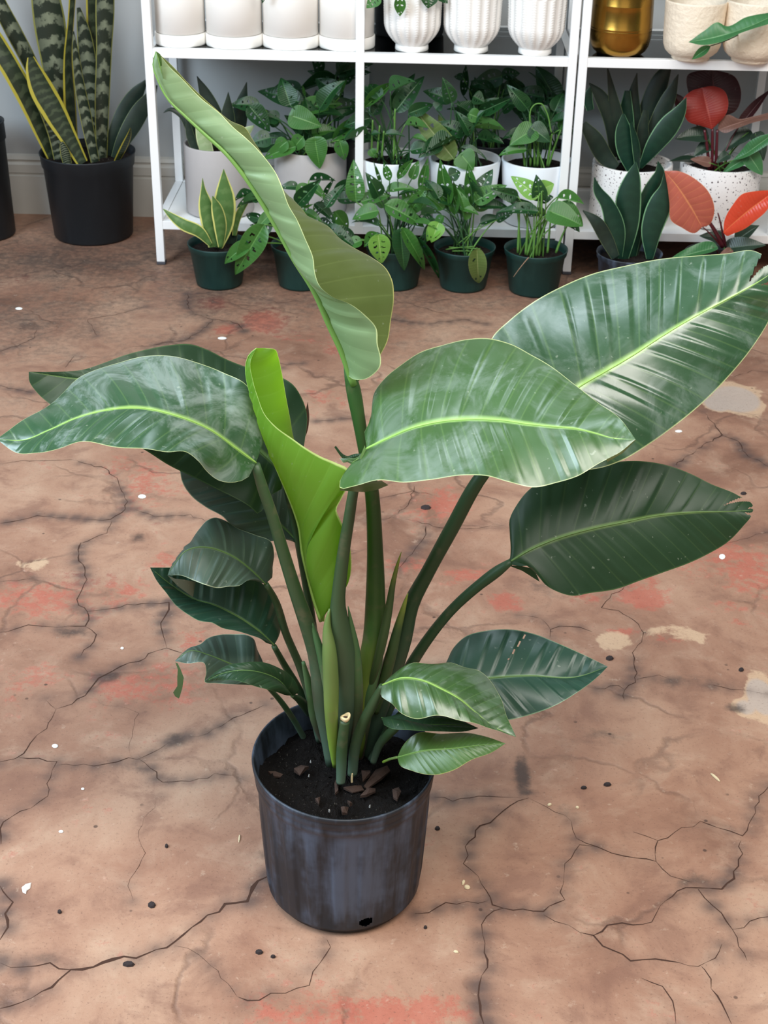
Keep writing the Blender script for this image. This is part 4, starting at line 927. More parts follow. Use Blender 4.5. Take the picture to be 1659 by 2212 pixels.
# ------------------------------------------------------------------ upper shelf: white cylinders with saucers
CYL = 'white cylinder pots with saucers on the glass shelf'
for cx, yb, hw, lab in ((383, 104.5, 55.5, 'white cylinder pot on a saucer at the left end of the glass shelf'), (500, 108.5, 62, 'white cylinder pot on a saucer, second from the left end of the glass shelf'),
                        (623.5, 110.5, 61.5, 'white cylinder pot on a saucer, third from the left end of the glass shelf'), (746, 112.5, 61, 'white cylinder pot on a saucer behind the shelf centre post')):
    b = spot(cx, yb, Z2, .06); rs = px_r(hw, b); b = spot(cx, yb, Z2, rs)
    t = thing('cylinder_planter', lab, 'plant pot', b, CYL)
    V, F, U = lathe([(0, 0), (rs-.004, 0), (rs-.001, .001), (rs, .004), (rs, .0265), (rs-.001, .0275), (rs-.004, .0275), (rs-.0045, .006), (0.001, .0055)], 72); link('saucer', shift(V, b), F, M_cermat, t, U)
    rp = rs-.0022; V, F, U = lathe([(0, .0058), (rp-.004, .0058), (rp-.003, .028), (rp, .0292), (rp, .150), (rp-.001, .152), (rp-.005, .152), (rp-.006, .150), (rp-.008, .05), (.001, .05)], 72); link('pot', shift(V, b), F, M_cermat, t, U)
    soil_disc(t, b, Z2+.135, rp-.0065)
    rn = random.Random(int(cx)); K2 = b
    for i in range(7):
        a = rn.uniform(0, 6.28); o = put_leaf(t, rn.choice(['g0', 'd0', 'g1']), (cx+rn.uniform(-30, 30), -60+rn.uniform(-10, 20)), (cx+rn.uniform(-60, 60), -110+rn.uniform(-30, 40)), 34, b[1]+rn.uniform(-.03, .03), b[1]+rn.uniform(-.06, .04), .5)
        stem3(t, (b[0]+rn.uniform(-.02, .02), b[1]+rn.uniform(-.02, .02), Z2+.132), o, .002, .0014, M_stemd)
    if cx == 500:                        # one leaf tip hangs just into the picture
        A = put_leaf(t, 'd2', (572, -30), (566, 9), 16, b[1]-.075, b[1]-.085, .9); stem3(t, (b[0]+.03, b[1]-.02, Z2+.132), A, .002, .0013, M_stemd, .2)

# fluted footed pots
def flute(r, z, a, j):
    if 4 <= j <= 64:
        k = math.cos(18*a); s = (abs(k)**.6)*math.copysign(1, k)
        rope = math.sin(z*1100+5*abs(math.sin(9*a)))*.0009 if k > .1 else 0
        return r+.0016*s*min(1, (j-3)/14)+rope, z
    return r, z
FL = 'white fluted footed pots on the glass shelf'
for cx, yb, hf, hb, lab in ((889, 114.5, 36, 59.5, 'white fluted footed pot nearest the shelf centre post, a leaf hanging over it'), (1018, 117.5, 37, 59.5, 'white fluted footed pot in the middle of three on the glass shelf'),
                            (1157, 122.5, 36, 59.5, 'white fluted footed pot at the right end of the glass shelf, soil visible')):
    b = spot(cx, yb, Z2, .04); rf = px_r(hf, b); b = spot(cx, yb, Z2, rf); R_ = px_r(hb, b)
    t = thing('fluted_planter', lab, 'plant pot', b, FL)
    pr = [(0, 0), (rf-.002, 0), (rf, .002), (rf*.98, .0125)]
    for k in range(61):
        s = k/60; pr.append((rf*.90+(R_*.97-rf*.90)*math.sin(min(1, s*2.4)*math.pi/2)**.8+R_*.06*s, .0135+.116*s))
    pr += [(R_*1.04, .131), (R_*1.04-.001, .133), (R_*1.04-.006, .133), (R_*1.0-.007, .13), (R_*.9, .06), (.001, .055)]
    V, F, U = lathe(pr, 216, mod=flute); link('pot', shift(V, b), F, M_flute, t, U)
    soil_disc(t, b, Z2+.124, R_-.006)
    rn = random.Random(int(cx)+1)
    lv = []
    if cx == 889:
        lv = [('g2', CC(345,-40), CC(345,128), 90, -.085, -.095, 1.0), ('g0', CC(200,-30), CC(100,45), 110, -.07, -.08, .7), ('d0', CC(560,-40), CC(545,55), 130, -.075, -.085, .9), ('d0', CC(620,-40), CC(690,10), 80, -.05, -.06, .6)]
    for k, bb, tt, w, a0, a1, f in lv:
        A = put_leaf(t, k, bb, tt, w/s1, b[1]+a0, b[1]+a1, f); stem3(t, (b[0], b[1]-.01, Z2+.122), A, .002, .0014, M_stemd)
    for i in range(6):
        o = put_leaf(t, rn.choice(['g0', 'd0', 'g1']), (cx+rn.uniform(-30, 30), -75+rn.uniform(-20, 20)), (cx+rn.uniform(-70, 70), -120+rn.uniform(-30, 30)), 34, b[1]+rn.uniform(-.03, .03), b[1]+rn.uniform(-.06, .04), .5)
        stem3(t, (b[0]+rn.uniform(-.02, .02), b[1]+rn.uniform(-.02, .02), Z2+.122), o, .002, .0014, M_stemd)
# dark pot standing behind the first two fluted ones
b = np.array([at(885, 60, 3.745)[0], 3.745, Z2]); t = thing('nursery_pot', 'black nursery pot standing behind the two left fluted white pots', 'plant pot', b); nursery(t, b, .083, .096, .17, M_black2)

# brass pot and cream pots on the right-hand unit
b = spot(1342, 124.5, Z2, .06); R_ = px_r(66, b); b = spot(1342, 124.5, Z2, R_*.72)
t = thing('brass_planter', 'shiny brass pot with rounded bottom on the glass shelf at right', 'plant pot', b)
pr = [(0, 0), (R_*.62, 0), (R_*.74, .002), (R_*.86, .009), (R_*.94, .020), (R_*.985, .034), (R_, .05), (R_*1.0, .056), (R_*1.006, .057), (R_*1.0, .058), (R_*1.0, .061), (R_*1.006, .062), (R_, .063), (R_*.985, .10), (R_*.975, .112), (R_*.98, .113), (R_*.975, .114), (R_*.955, .16), (R_*.955, .175), (R_*.99, .182), (R_*.99, .185), (R_*.95, .184), (R_*.93, .17), (R_*.95, .06), (.001, .02)]
V, F, U = lathe(pr, 96); link('pot', shift(V, b), F, M_brass, t, U)
CG = 'cream textured pots on the glass shelf at right'
for cx, yb, hw, lab in ((1507, 135, 64, 'cream textured pot with small foot between the brass pot and the right edge'), (1638, 140, 65, 'cream textured pot at the right edge with a long green leaf reaching out')):
    b = spot(cx-10, yb, Z2, .05); R_ = px_r(hw, b); b = spot(cx-10, yb, Z2, R_*.62)
    t = thing('cream_planter', lab, 'plant pot', b, CG)
    h = at(cx, 12, b[1]-R_)[2]-Z2
    pr = [(0, 0), (R_*.60, 0), (R_*.64, .002), (R_*.64, .008), (R_*.74, .011), (R_*.88, .020), (R_*.95, .032), (R_*.975, .05), (R_, h*.75), (R_*1.02, h-.004), (R_*1.02, h), (R_*1.0, h+.001), (R_*.96, h-.001), (R_*.94, h-.01), (R_*.92, h*.4), (.001, h*.35)]
    V, F, U = lathe(pr, 120, mod=lambda r, z, a, j: (r+(.0007*math.sin(40*a+z*260)*math.sin(z*300) if 5 < j < 10 else 0), z)); link('pot', shift(V, b), F, M_cream, t, U)
    soil_disc(t, b, Z2+h-.03, R_*.935)
    if cx > 1600:
        px_leaf(t, d([(1720,120,-.12),(1500,220,-.13),(1250,300,-.13),(1008,345,-.12)]), d([(1720,95,-.10),(1480,140,-.11),(1310,212,-.12),(1255,182,-.12),(1140,250,-.12),(1008,345,-.12)]), d([(1720,180,-.14),(1450,265,-.15),(1250,350,-.15),(1120,368,-.14),(1008,345,-.12)]), b[1], M_philg, bulge=.05)
        A = put_leaf(t, 'P2', D1(1190, 375), D1(1035, 480), 75/s4, b[1]-.115, b[1]-.12, .9)
        stem3(t, (b[0]+.01, b[1], Z2+h-.03), at(*D1(1720, 120), b[1]-.12), .003, .002, M_stemd, .9)
        stem3(t, (b[0]+.01, b[1], Z2+h-.03), at(*D1(1190, 375), b[1]-.115), .002, .0012, M_stemd, .9)

# ------------------------------------------------------------------ the bird of paradise in its black pot
BOP = thing('potted_bird_of_paradise', 'large bird of paradise with paddle leaves in a black pot on the concrete floor', 'potted plant', (PX0, PY0, 0))
HP, RB, RR = 0.1946, 0.0894, 0.1058
def main_pot():
    lip = .030
    k = lambda z: RB+(.1005-RB)*min(1, z/(HP-lip))**.8
    pr = [(.001, .005), (RB*.80, .005), (RB*.86, .0)]
    pr += [(RB*.90, .0), (RB*.94, .003), (RB*.955, .007), (RB*.985, .010)]
    zs = np.concatenate([np.linspace(.013, .05, 24)[:-1], np.linspace(.05, HP-lip-.004, 22)]); NW = len(zs); pr += [(k(z), z) for z in zs]
    pr += [(.1010, HP-lip), (.1030, HP-lip+.003), (.1036, HP-lip+.008), (.1030, HP-lip+.0105), (.1042, HP-lip+.013), (.1048, HP-.010), (.1044, HP-.0085), (RR, HP-.006), (RR+.0004, HP-.002), (RR-.0006, HP), (RR-.0022, HP-.0005), (RR-.0030, HP-.006),
           (.1010, HP-.012), (.0985, HP-.03), (.0950, HP-.06), (.001, HP-.065)]
    nb = 7
    def mod(r, z, a, j):
        if 7 <= j < 7+NW:
            s = math.cos(a*20); w = min(1, (z-.012)/.02, (HP-lip-.004-z)/.03)
            r += .0021*max(-.5, min(.5, s*1.6))*max(0, w)
        if z > HP-.08: z += (z-(HP-.08))/.08*(-.004*math.cos(a)+.004*math.sin(a))
        r *= 1+.012*math.cos(2*a-2.4)*(z/HP)
        return r, z
    V, F, U = lathe(pr, 360, mod=mod)
    # drainage hole low on the front: open the wall there
    hc = at(790, 1995, PY0-RB)
    def inhole(f):
        c = np.mean([V[i] for i in f], axis=0); c = c+np.array([PX0, PY0, 0])
        if c[1] > PY0-.03 or c[2] > .06 or math.hypot(c[0]-PX0, c[1]-PY0) < RB*.87: return False
        return ((c[0]-hc[0])/.0078)**2+((c[2]-hc[2])/.0068)**2 < 1
    F2 = [f for f in F if not inhole(f)]
    link('pot', shift(V, (PX0, PY0, 0)), F2, M_black, BOP, U)
    rn = random.Random(3); n = 90; rings = 26; R = .0980
    def hz(x, y): return HP-.034+.006*math.sin(x*60+1)*math.cos(y*50)+rn.gauss(0, .0017)+.004*(x*-6)
    V = [(PX0, PY0, hz(0, 0))]; F = []
    for j in range(1, rings+1):
        for i in range(n):
            a = 2*math.pi*i/n; x, y = R*j/rings*math.cos(a), R*j/rings*math.sin(a); V.append((PX0+x, PY0+y, hz(x, y)))
    F += [(0, 1+i, 1+(i+1) % n) for i in range(n)]
    for j in range(rings-1):
        for i in range(n): F.append((1+j*n+i, 1+(j+1)*n+i, 1+(j+1)*n+(i+1) % n, 1+j*n+(i+1) % n))
    link('soil', V, F, M_soil2, BOP, [(0, 0)]*len(V))
main_pot()
M_bark = simple('bark_chip', srgb(60,46,40), .85, .2, var=.4, scale=120, bump=.5)
M_perl = simple('perlite', srgb(140,138,134), .8)
ZS = HP-.033
def chip(pts, th, mat, name='bark_chip'):
    """splinter of bark: outline in photo places lying on the soil"""
    P = [at_z(x, y, ZS+.006) for x, y in pts]; n = len(P); c = np.mean(P, axis=0)
    V = [p+np.array([0, 0, random.uniform(-.002, .003)]) for p in P]+[p-np.array([0, 0, th]) for p in P]+[c+np.array([0, 0, .003])]
    F = [(i, (i+1) % n, 2*n) for i in range(n)]+[((i+1) % n, i, n+i, n+(i+1) % n) for i in range(n)]
    link(name, V, F, mat, BOP, smooth=False)
K6 = crop(520, 1450, 3.6065)
for pts in ([(960,890),(1050,760),(1140,740),(1165,765),(1100,830),(1040,870),(985,905)], [(800,905),(880,880),(940,890),(960,915),(870,935)], [(930,970),(990,915),(1050,905),(1050,930),(980,965)], [(415,770),(470,735),(530,740),(500,765),(460,800)],
            [(215,790),(270,775),(330,795),(310,815),(250,812)], [(730,880),(745,830),(765,840),(760,930),(735,950)], [(780,1060),(800,1040),(840,1050),(830,1100),(790,1105)], [(1180,920),(1230,900),(1250,940),(1220,1000),(1190,980)], [(580,1000),(620,985),(610,1030)], [(830,1010),(870,1030),(850,1040)], [(940,780),(1010,770),(1010,800),(950,850)]):
    chip([K6(*p) for p in pts], .003, M_bark)
for x, y in ((545,705),(530,815),(690,1090),(1005,1055)): chip([K6(x-7, y), K6(x, y-5), K6(x+8, y-2), K6(x+2, y+5)], .0012, M_perl, 'perlite_grain')

RIB = srgb(150,186,104)
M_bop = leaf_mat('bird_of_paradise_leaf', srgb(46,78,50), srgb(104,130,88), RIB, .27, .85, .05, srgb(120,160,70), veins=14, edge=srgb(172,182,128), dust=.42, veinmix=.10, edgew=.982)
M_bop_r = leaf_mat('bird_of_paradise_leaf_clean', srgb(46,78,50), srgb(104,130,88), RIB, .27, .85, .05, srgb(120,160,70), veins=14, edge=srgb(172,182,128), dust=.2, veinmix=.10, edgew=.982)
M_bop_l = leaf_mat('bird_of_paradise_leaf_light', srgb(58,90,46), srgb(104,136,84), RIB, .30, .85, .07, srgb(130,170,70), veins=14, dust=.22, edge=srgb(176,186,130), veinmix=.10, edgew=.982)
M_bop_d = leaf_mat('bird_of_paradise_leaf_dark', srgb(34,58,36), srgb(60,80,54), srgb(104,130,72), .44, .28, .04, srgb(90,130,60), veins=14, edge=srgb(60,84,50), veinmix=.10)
M_bop_b = leaf_mat('bird_of_paradise_leaf_bluish', srgb(34,66,52), srgb(70,96,60), srgb(110,140,100), .36, .5, .04, srgb(90,130,60), veins=12, edge=srgb(110,136,104), veinmix=.08)
M_bop_g = leaf_mat('bird_of_paradise_leaf_grey', srgb(62,80,68), srgb(60,86,48), srgb(104,128,92), .45, .45, .04, veins=12, edge=srgb(150,160,130), veinmix=.14)
M_bop_u = leaf_mat('bird_of_paradise_underside', srgb(116,140,98), srgb(116,140,98), srgb(146,172,118), .5, .4, .08, srgb(130,170,90), veins=22, edge=srgb(190,200,140), veinmix=.12, blot=.1)
M_bop_i = leaf_mat('bird_of_paradise_inner', srgb(84,100,54), srgb(84,100,54), srgb(140,160,96), .33, .5, .18, srgb(150,160,70), veins=22, edge=srgb(176,176,110), veinmix=.12)
M_young = leaf_mat('young_rolled_leaf', srgb(98,142,46), srgb(98,142,52), srgb(140,180,84), .42, .4, .42, srgb(170,225,30), veins=16, edge=srgb(206,224,140), veinmix=.14, blot=.08)
M_yell = leaf_mat('yellow_green_leaf', srgb(66,98,48), srgb(110,140,60), srgb(150,176,96), .35, .5, .12, veins=20, edge=srgb(150,150,80), veinmix=.08, blot=.3)
M_rib = simple('pale_midrib', srgb(146,186,92), .4, .45, var=.1, scale=40)
M_ribd = simple('dull_midrib', srgb(92,122,66), .45, .4, var=.1, scale=40)
M_ribu = simple('green_midrib', srgb(106,146,70), .4, .45, var=.1, scale=40)
def petmat(name, a, b, lo=.1, hi=.75):
    t = NT(name); u, v = t.uv(); oc = t.obj(); nz = t.noise(14, 4, .6, oc)
    c = t.mix(t.smooth(t.math('MULTIPLY_ADD', nz, .3, u), lo, hi), a, b)
    c = t.mix(t.math('MULTIPLY', t.smooth(t.noise(40, 3, .6, oc), .55, .7), .25), c, srgb(120,104,84))
    return t.set(color=c, rough=.48, spec=.4)
M_pet = petmat('leaf_stalk_green', srgb(84,106,88), srgb(56,80,50))
M_petd = petmat('leaf_stalk_dark', srgb(62,84,68), srgb(44,70,42))
M_petb = petmat('leaf_stalk_bright', srgb(138,172,62), srgb(100,124,66))
M_sheath = petmat('leaf_sheath_brown_edge', srgb(86,74,64), srgb(70,104,64))
M_petyel = petmat('yellow_green_sheath', srgb(60,82,46), srgb(150,164,66), .85, 1.2)
M_cream_cut = simple('cut_stem_rim', srgb(226,206,160), .7)
M_hole = simple('hollow_stem', srgb(60,44,34), .9)

def bop(mid, e1, e2, mat, rib=M_rib, r=(2.4, .5), label=None, nt=110, nv=30, lift=.3, t1=.96, warp=.62, **kw):
    o, G, N = blade('leaf_blade', mid, e1, e2, PY0, mat, BOP, nt=nt, nv=nv, warp=warp, **kw)
    d = depth_of(G[nt//2, nv]); s = d/FPX
    add_rib(G, N, rib, o, r[0]*s, r[1]*s, t1, lift)
    if label: o['label'] = label
    return o
def pet(pts, mat, name='leaf_stalk', label=None, n=34, seg=14):
    o = stem_px(name, pts, PY0, mat, BOP, n, seg)
    if label: o['label'] = label
    return o
D = lambda pts, *dy: [(x, y, float(np.interp(i, np.linspace(0, len(pts)-1, len(dy)), dy))) for i, (x, y) in enumerate(pts)]

# L1, front left
bop(D([(553,1000),(506,966),(456,930),(380,898),(295,881),(232,886),(169,902),(105,930),(55,950),(-8,949)], -.02, -.05, -.06, -.05),
    D([(553,1000),(566,965),(573,936),(557,881),(530,830),(485,806),(443,787),(380,770),(329,771),(270,779),(219,791),(177,814),(139,848),(93,881),(42,913),(-8,949)], -.02, .02, .05, .05, .02, -.05),
    D([(553,1000),(546,1018),(536,1031),(506,1042),(473,1038),(447,1018),(430,996),(401,975),(359,978),(304,970),(232,961),(169,958),(127,966),(84,979),(42,980),(-8,949)], -.02, -.07, -.10, -.11, -.10, -.05),
    M_bop, pleat=.0024, npl=14, bulge=.05, ruffle=.002, seed=1)
# L2, behind it
bop(D([(612,1022),(565,978),(500,930),(420,885),(330,850),(230,825),(140,815),(62,803)], .05, .08, .09, .08, .06),
    D([(612,1022),(650,985),(660,940),(663,895),(650,856),(633,831),(600,812),(560,802),(527,791),(489,776),(447,755),(414,744),(363,746),(316,755),(270,767),(224,784),(177,799),(127,803),(62,803)], .05, .12, .14, .14, .10, .06),
    D([(612,1022),(618,1045),(600,1062),(580,1073),(570,1097),(557,1110),(544,1098),(506,1075),(473,1059),(422,1033),(363,1004),(316,974),(240,935),(170,905),(108,873),(80,848),(63,822),(62,803)], .05, .03, .02, .02, .03, .05, .06),
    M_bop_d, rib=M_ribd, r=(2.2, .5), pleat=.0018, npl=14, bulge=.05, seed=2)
# dry brown strip along its base margin
blade('dry_leaf_edge', D([(665,868),(660,905),(652,940),(645,962)], .118, .115, .105), D([(665,868),(668,905),(661,940),(645,962)], .122, .12, .105), D([(665,868),(655,905),(645,942),(645,962)], .112, .11, .105), PY0, simple('dry_brown_edge', srgb(96,74,58), .8), BOP, nt=16, nv=3)
# L3, grey leaf under it
bop(D([(653,1192),(645,1177),(591,1118),(530,1060),(460,1010),(400,975),(370,950)], .06, .08, .08),
    D([(653,1192),(633,1168),(612,1163),(586,1169),(570,1168),(536,1160),(506,1143),(481,1116),(447,1097),(413,1071),(394,1042),(388,1014),(380,980),(370,950)], .06, .05, .05, .06, .08),
    D([(653,1192),(656,1150),(645,1100),(625,1050),(590,1010),(530,970),(460,945),(370,950)], .06, .10, .12, .08), M_bop_g, rib=M_ribd, r=(2, .5), pleat=.0028, npl=12, bulge=.06, seed=3)
# L4, upper small left leaf with its tip curled under
bop(D([(573,1262),(541,1231),(511,1207),(481,1192),(451,1183),(421,1183),(402,1190),(380,1215),(362,1243)], .01, .0, -.02, -.03),
    D([(573,1262),(587,1250),(589,1225),(592,1195),(586,1171),(550,1155),(511,1140),(481,1122),(463,1118),(451,1122),(430,1143),(411,1171),(390,1201),(369,1228),(362,1243)], .01, .04, .05, .03, -.03),
    D([(573,1262),(553,1255),(538,1253),(517,1265),(493,1267),(469,1270),(445,1264),(421,1255),(390,1243),(362,1243)], .01, -.03, -.05, -.03), M_bop_g, rib=M_ribd, r=(2, .5), pleat=.0024, npl=11, bulge=.08, seed=4,
    extra=[[((362,1243,-.03),(362,1243,-.031)), ((378,1250,-.036),(384,1266,-.030)), ((398,1252,-.036),(404,1281,-.026)), ((417,1256,-.034),(417,1290,-.024)), ((423,1257,-.034),(422,1262,-.026))]])
# L5, below it
bop(D([(592,1394),(562,1366),(529,1342),(493,1321),(460,1306),(424,1296),(375,1267),(324,1226)], .02, .01, .0, -.01),
    D([(592,1394),(601,1378),(608,1351),(602,1320),(589,1285),(560,1255),(500,1235),(430,1228),(370,1226),(324,1226)], .02, .05, .05, .02, -.01),
    D([(592,1394),(577,1390),(565,1381),(541,1372),(511,1363),(481,1357),(457,1345),(430,1341),(405,1327),(378,1306),(360,1282),(339,1255),(324,1226)], .02, -.01, -.03, -.02, -.01), M_bop_b, rib=M_ribd, r=(2, .5), pleat=.0026, npl=12, bulge=.06, seed=5)
# L6, pale torn leaf
o6 = bop(D([(576,1482),(540,1452),(505,1437),(481,1427),(451,1415),(411,1406),(378,1428)], .02, .01, .0),
    D([(576,1482),(574,1450),(568,1430),(556,1403),(547,1379),(535,1372),(505,1370),(469,1372),(448,1379),(433,1391),(408,1400),(390,1415),(378,1428)], .02, .05, .05, .02, .0),
    D([(576,1482),(540,1480),(500,1478),(466,1476),(442,1473),(445,1454),(442,1434),(402,1433),(378,1428)], .02, -.01, -.02, -.01, .0), M_bop_g, rib=M_ribd, r=(1.8, .5), pleat=.0014, npl=9, bulge=.05, seed=6, label='pale small leaf with torn tip',
    extra=[[((379,1431,.0),(384,1433,.0)), ((384,1446,-.002),(391,1448,-.002)), ((383,1462,-.003),(397,1464,-.003)), ((383,1482,-.003),(394,1486,-.003)), ((374,1496,-.002),(388,1506,-.002)), ((378,1504,-.002),(386,1509,-.002))]])
# L7, folded leaf in front of it
bop(D([(631,1503),(600,1468),(560,1452),(520,1448),(480,1455),(442,1473)], .0, -.03, -.04, -.03),
    D([(631,1503),(645,1495),(641,1478),(625,1457),(601,1442),(571,1431),(529,1431),(496,1436),(466,1451),(442,1473)], .0, .0, -.03, -.03),
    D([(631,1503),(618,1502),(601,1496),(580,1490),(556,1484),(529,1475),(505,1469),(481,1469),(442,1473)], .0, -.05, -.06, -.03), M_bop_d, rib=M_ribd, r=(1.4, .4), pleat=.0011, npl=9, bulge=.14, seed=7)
# B, big leaf at right behind
bop(D([(1108,955),(1180,893),(1252,835),(1307,803),(1365,769),(1423,731),(1480,696),(1538,664),(1596,633),(1640,608),(1672,586)], .06, .12, .17, .19),
    D([(1108,955),(1075,905),(1052,840),(1050,780),(1064,728),(1099,693),(1151,653),(1209,621),(1278,592),(1347,575),(1423,560),(1509,552),(1567,548),(1632,543),(1655,556),(1672,586)], .06, .12, .18, .24, .26, .22, .19),
    D([(1108,955),(1150,992),(1230,1015),(1300,1010),(1353,990),(1394,965),(1451,925),(1509,878),(1567,821),(1625,751),(1660,695),(1682,640),(1672,586)], .06, .05, .06, .09, .14, .18, .19),
    M_bop_r, pleat=.0030, npl=15, bulge=.05, seed=8, nt=150, nv=36, cuts=[(-1, .90, .028, .16, .06), (1, .93, .018, .25, .05)])
# C, leaf in the middle of the picture
bop(D([(792,970),(844,945),(891,925),(960,910),(1024,906),(1081,908),(1139,916),(1197,922),(1243,926),(1285,936),(1320,946),(1373,949)], -.02, -.06, -.10, -.12),
    D([(792,970),(782,950),(795,919),(803,890),(807,852),(833,815),(868,786),(908,760),(960,745),(1006,735),(1058,731),(1105,742),(1151,769),(1197,797),(1249,835),(1295,873),(1336,901),(1373,949)], -.02, .02, .05, .06, .04, -.04, -.12),
    D([(792,970),(775,995),(754,1012),(735,1036),(734,1054),(764,1050),(816,1037),(873,1043),(931,1037),(1001,1025),(1047,1027),(1099,1043),(1151,1052),(1197,1043),(1249,1029),(1295,1000),(1340,976),(1373,949)], -.02, -.07, -.10, -.12, -.14, -.14, -.12),
    M_bop_l, r=(3.2, .6), pleat=.0024, npl=14, bulge=.05, seed=9, nt=130, nv=34, ruffle=.0012, t1=.93,
    extra=[[((733,1056,-.085),(735,1060,-.07)), ((764,1051,-.088),(787,1063,-.07)), ((800,1041,-.092),(815,1058,-.072)), ((824,1038,-.095),(839,1048,-.078))],
           [((1373,949,-.12),(1372,952,-.112)), ((1340,977,-.137),(1345,979,-.122)), ((1310,992,-.139),(1312,998,-.125))],
           [((788,962,-.03),(793,985,-.03)), ((777,988,-.05),(784,1000,-.05))]])
# torn upright fringe at its base
blade('leaf_blade', D([(757,1002),(765,996),(775,990)], -.05), D([(757,1002),(750,994),(742,1000),(737,994),(733,990)], -.05, -.045), D([(757,1002),(772,1006),(790,1000)], -.05), PY0, M_bop_l, BOP, nt=14, nv=6)
# dead flap behind the middle leaf
blade('leaf_blade', D([(785,980),(765,990),(742,985),(722,966)], .0, .01), D([(785,980),(768,980),(748,985),(735,980),(722,966)], .0, .02), D([(785,980),(790,1000),(765,1004),(742,992),(722,966)], .0), PY0, M_bop_d, BOP, nt=20, nv=8, bulge=.2)
# D, dark leaf at lower right
bop(D([(1096,1218),(1139,1191),(1193,1167),(1275,1143),(1356,1126),(1410,1115),(1491,1107),(1573,1105),(1627,1102)], .06, .09, .12, .14),
    D([(1096,1218),(1109,1197),(1107,1170),(1100,1126),(1118,1088),(1145,1056),(1193,1030),(1245,1012),(1302,1002),(1329,998),(1383,996),(1437,1004),(1491,1023),(1535,1045),(1594,1070),(1627,1095),(1627,1102)], .06, .12, .16, .16, .14),
    D([(1096,1218),(1112,1226),(1128,1222),(1150,1226),(1161,1240),(1177,1262),(1204,1278),(1237,1287),(1275,1281),(1329,1273),(1383,1254),(1437,1235),(1489,1216),(1529,1197),(1573,1170),(1605,1137),(1624,1112),(1627,1102)], .06, .04, .05, .08, .12, .14),
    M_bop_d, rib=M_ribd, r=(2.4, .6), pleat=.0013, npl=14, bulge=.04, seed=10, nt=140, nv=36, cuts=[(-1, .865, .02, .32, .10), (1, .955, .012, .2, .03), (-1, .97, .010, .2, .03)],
    extra=[[((1100,1221,.06),(1102,1223,.06)), ((1128,1223,.055),(1128,1233,.06)), ((1150,1228,.05),(1150,1247,.055)), ((1160,1243,.05),(1166,1257,.052))]])
# E, bluish leaf low at right
bop(D([(930,1492),(1000,1474),(1058,1465),(1139,1460),(1248,1462),(1313,1440)], .03, .04, .05),
    D([(930,1492),(945,1455),(963,1432),(977,1403),(1004,1376),(1053,1362),(1107,1360),(1156,1370),(1204,1389),(1258,1413),(1313,1440)], .03, .09, .10, .05),
    D([(930,1492),(980,1535),(1040,1560),(1096,1556),(1139,1546),(1193,1527),(1248,1495),(1291,1462),(1313,1440)], .03, .0, .01, .05), M_bop_b, rib=M_ribd, r=(2, .5), pleat=.0024, npl=11, bulge=.05, seed=11, cuts=[(-1, .40, .001, .35, .05)])
# F, leaf in front of it
bop(D([(826,1480),(868,1465),(912,1470),(950,1487),(993,1511),(1031,1543),(1063,1568),(1115,1592)], -.03, -.05, -.06),
    D([(826,1480),(841,1464),(890,1432),(933,1435),(977,1431),(1004,1441),(1036,1451),(1063,1473),(1080,1506),(1096,1549),(1115,1592)], -.03, .0, .0, -.06),
    D([(826,1480),(822,1500),(849,1522),(863,1538),(895,1552),(944,1546),(988,1554),(1031,1565),(1063,1574),(1090,1584),(1115,1592)], -.03, -.07, -.08, -.06), M_bop_l, r=(2.2, .5), pleat=.002, npl=10, bulge=.07, seed=12, ruffle=.001)
# G, rolled small leaf under it
bop(D([(824,1550),(860,1562),(920,1566),(980,1566),(1034,1573)], -.03, -.05, -.04), D([(824,1550),(845,1553),(879,1544),(923,1546),(977,1549),(1034,1573)], -.03, -.02, -.04), D([(824,1550),(826,1562),(841,1572),(885,1577),(950,1580),(1004,1580),(1034,1573)], -.03, -.07, -.04), M_bop_d, rib=M_ribd, r=(1.2, .4), bulge=.2, seed=13, nt=60, nv=16)
# H, lowest yellow-green leaf
bop(D([(858,1636),(912,1622),(977,1617),(1042,1609),(1092,1606)], -.04, -.06, -.06), D([(858,1636),(868,1614),(901,1584),(955,1585),(1009,1583),(1053,1592),(1092,1606)], -.04, -.03, -.06), D([(858,1636),(863,1652),(890,1665),(939,1674),(977,1665),(1020,1641),(1063,1625),(1092,1606)], -.04, -.08, -.06), M_yell, rib=M_ribu, r=(1.4, .4), bulge=.06, seed=14, pleat=.0004)
# T, the tall folded leaf
Tm = D([(764,832),(740,762),(712,702),(677,625),(635,559),(600,496),(565,437),(530,384),(488,332),(442,290),(400,251),(362,213),(341,174),(330,140),(337,111)], .03, .03, .04, .05, .06)
Tf = D([(764,832),(752,812),(761,818),(785,820),(809,807),(822,790),(823,776),(816,744),(813,709),(789,681),(757,657),(715,639),(691,618),(680,587),(677,559),(659,514),(642,475),(624,444),(610,405),(600,381),(565,332),(530,297),(505,276),(474,244),(435,213),(390,167),(365,143),(346,120),(337,111)], .03, -.01, -.01, .0, .02, .05, .06)
Tb = D([(764,832),(800,800),(823,765),(837,737),(844,695),(851,639),(848,608),(834,580),(803,556),(764,535),(733,514),(705,486),(670,472),(649,447),(614,412),(585,360),(545,300),(530,276),(500,262),(460,230),(442,214),(405,178),(370,140),(337,111)], .03, .09, .13, .13, .11, .08, .06)
ob, G_, N_ = blade('leaf_blade', Tm, D([(p[0], p[1]) for p in Tm], .03, .03, .04, .05, .06), Tb, PY0, M_bop_i, BOP, nt=130, nv=26, bulge=.06, pleat=.0026, npl=13, seed=15)
of, G_, N_ = blade('leaf_blade', Tm, Tf, D([(p[0], p[1]) for p in Tm], .03, .03, .04, .05, .06), PY0, M_bop_u, BOP, nt=150, nv=26, bulge=.10, pleat=.0026, npl=13, seed=16)
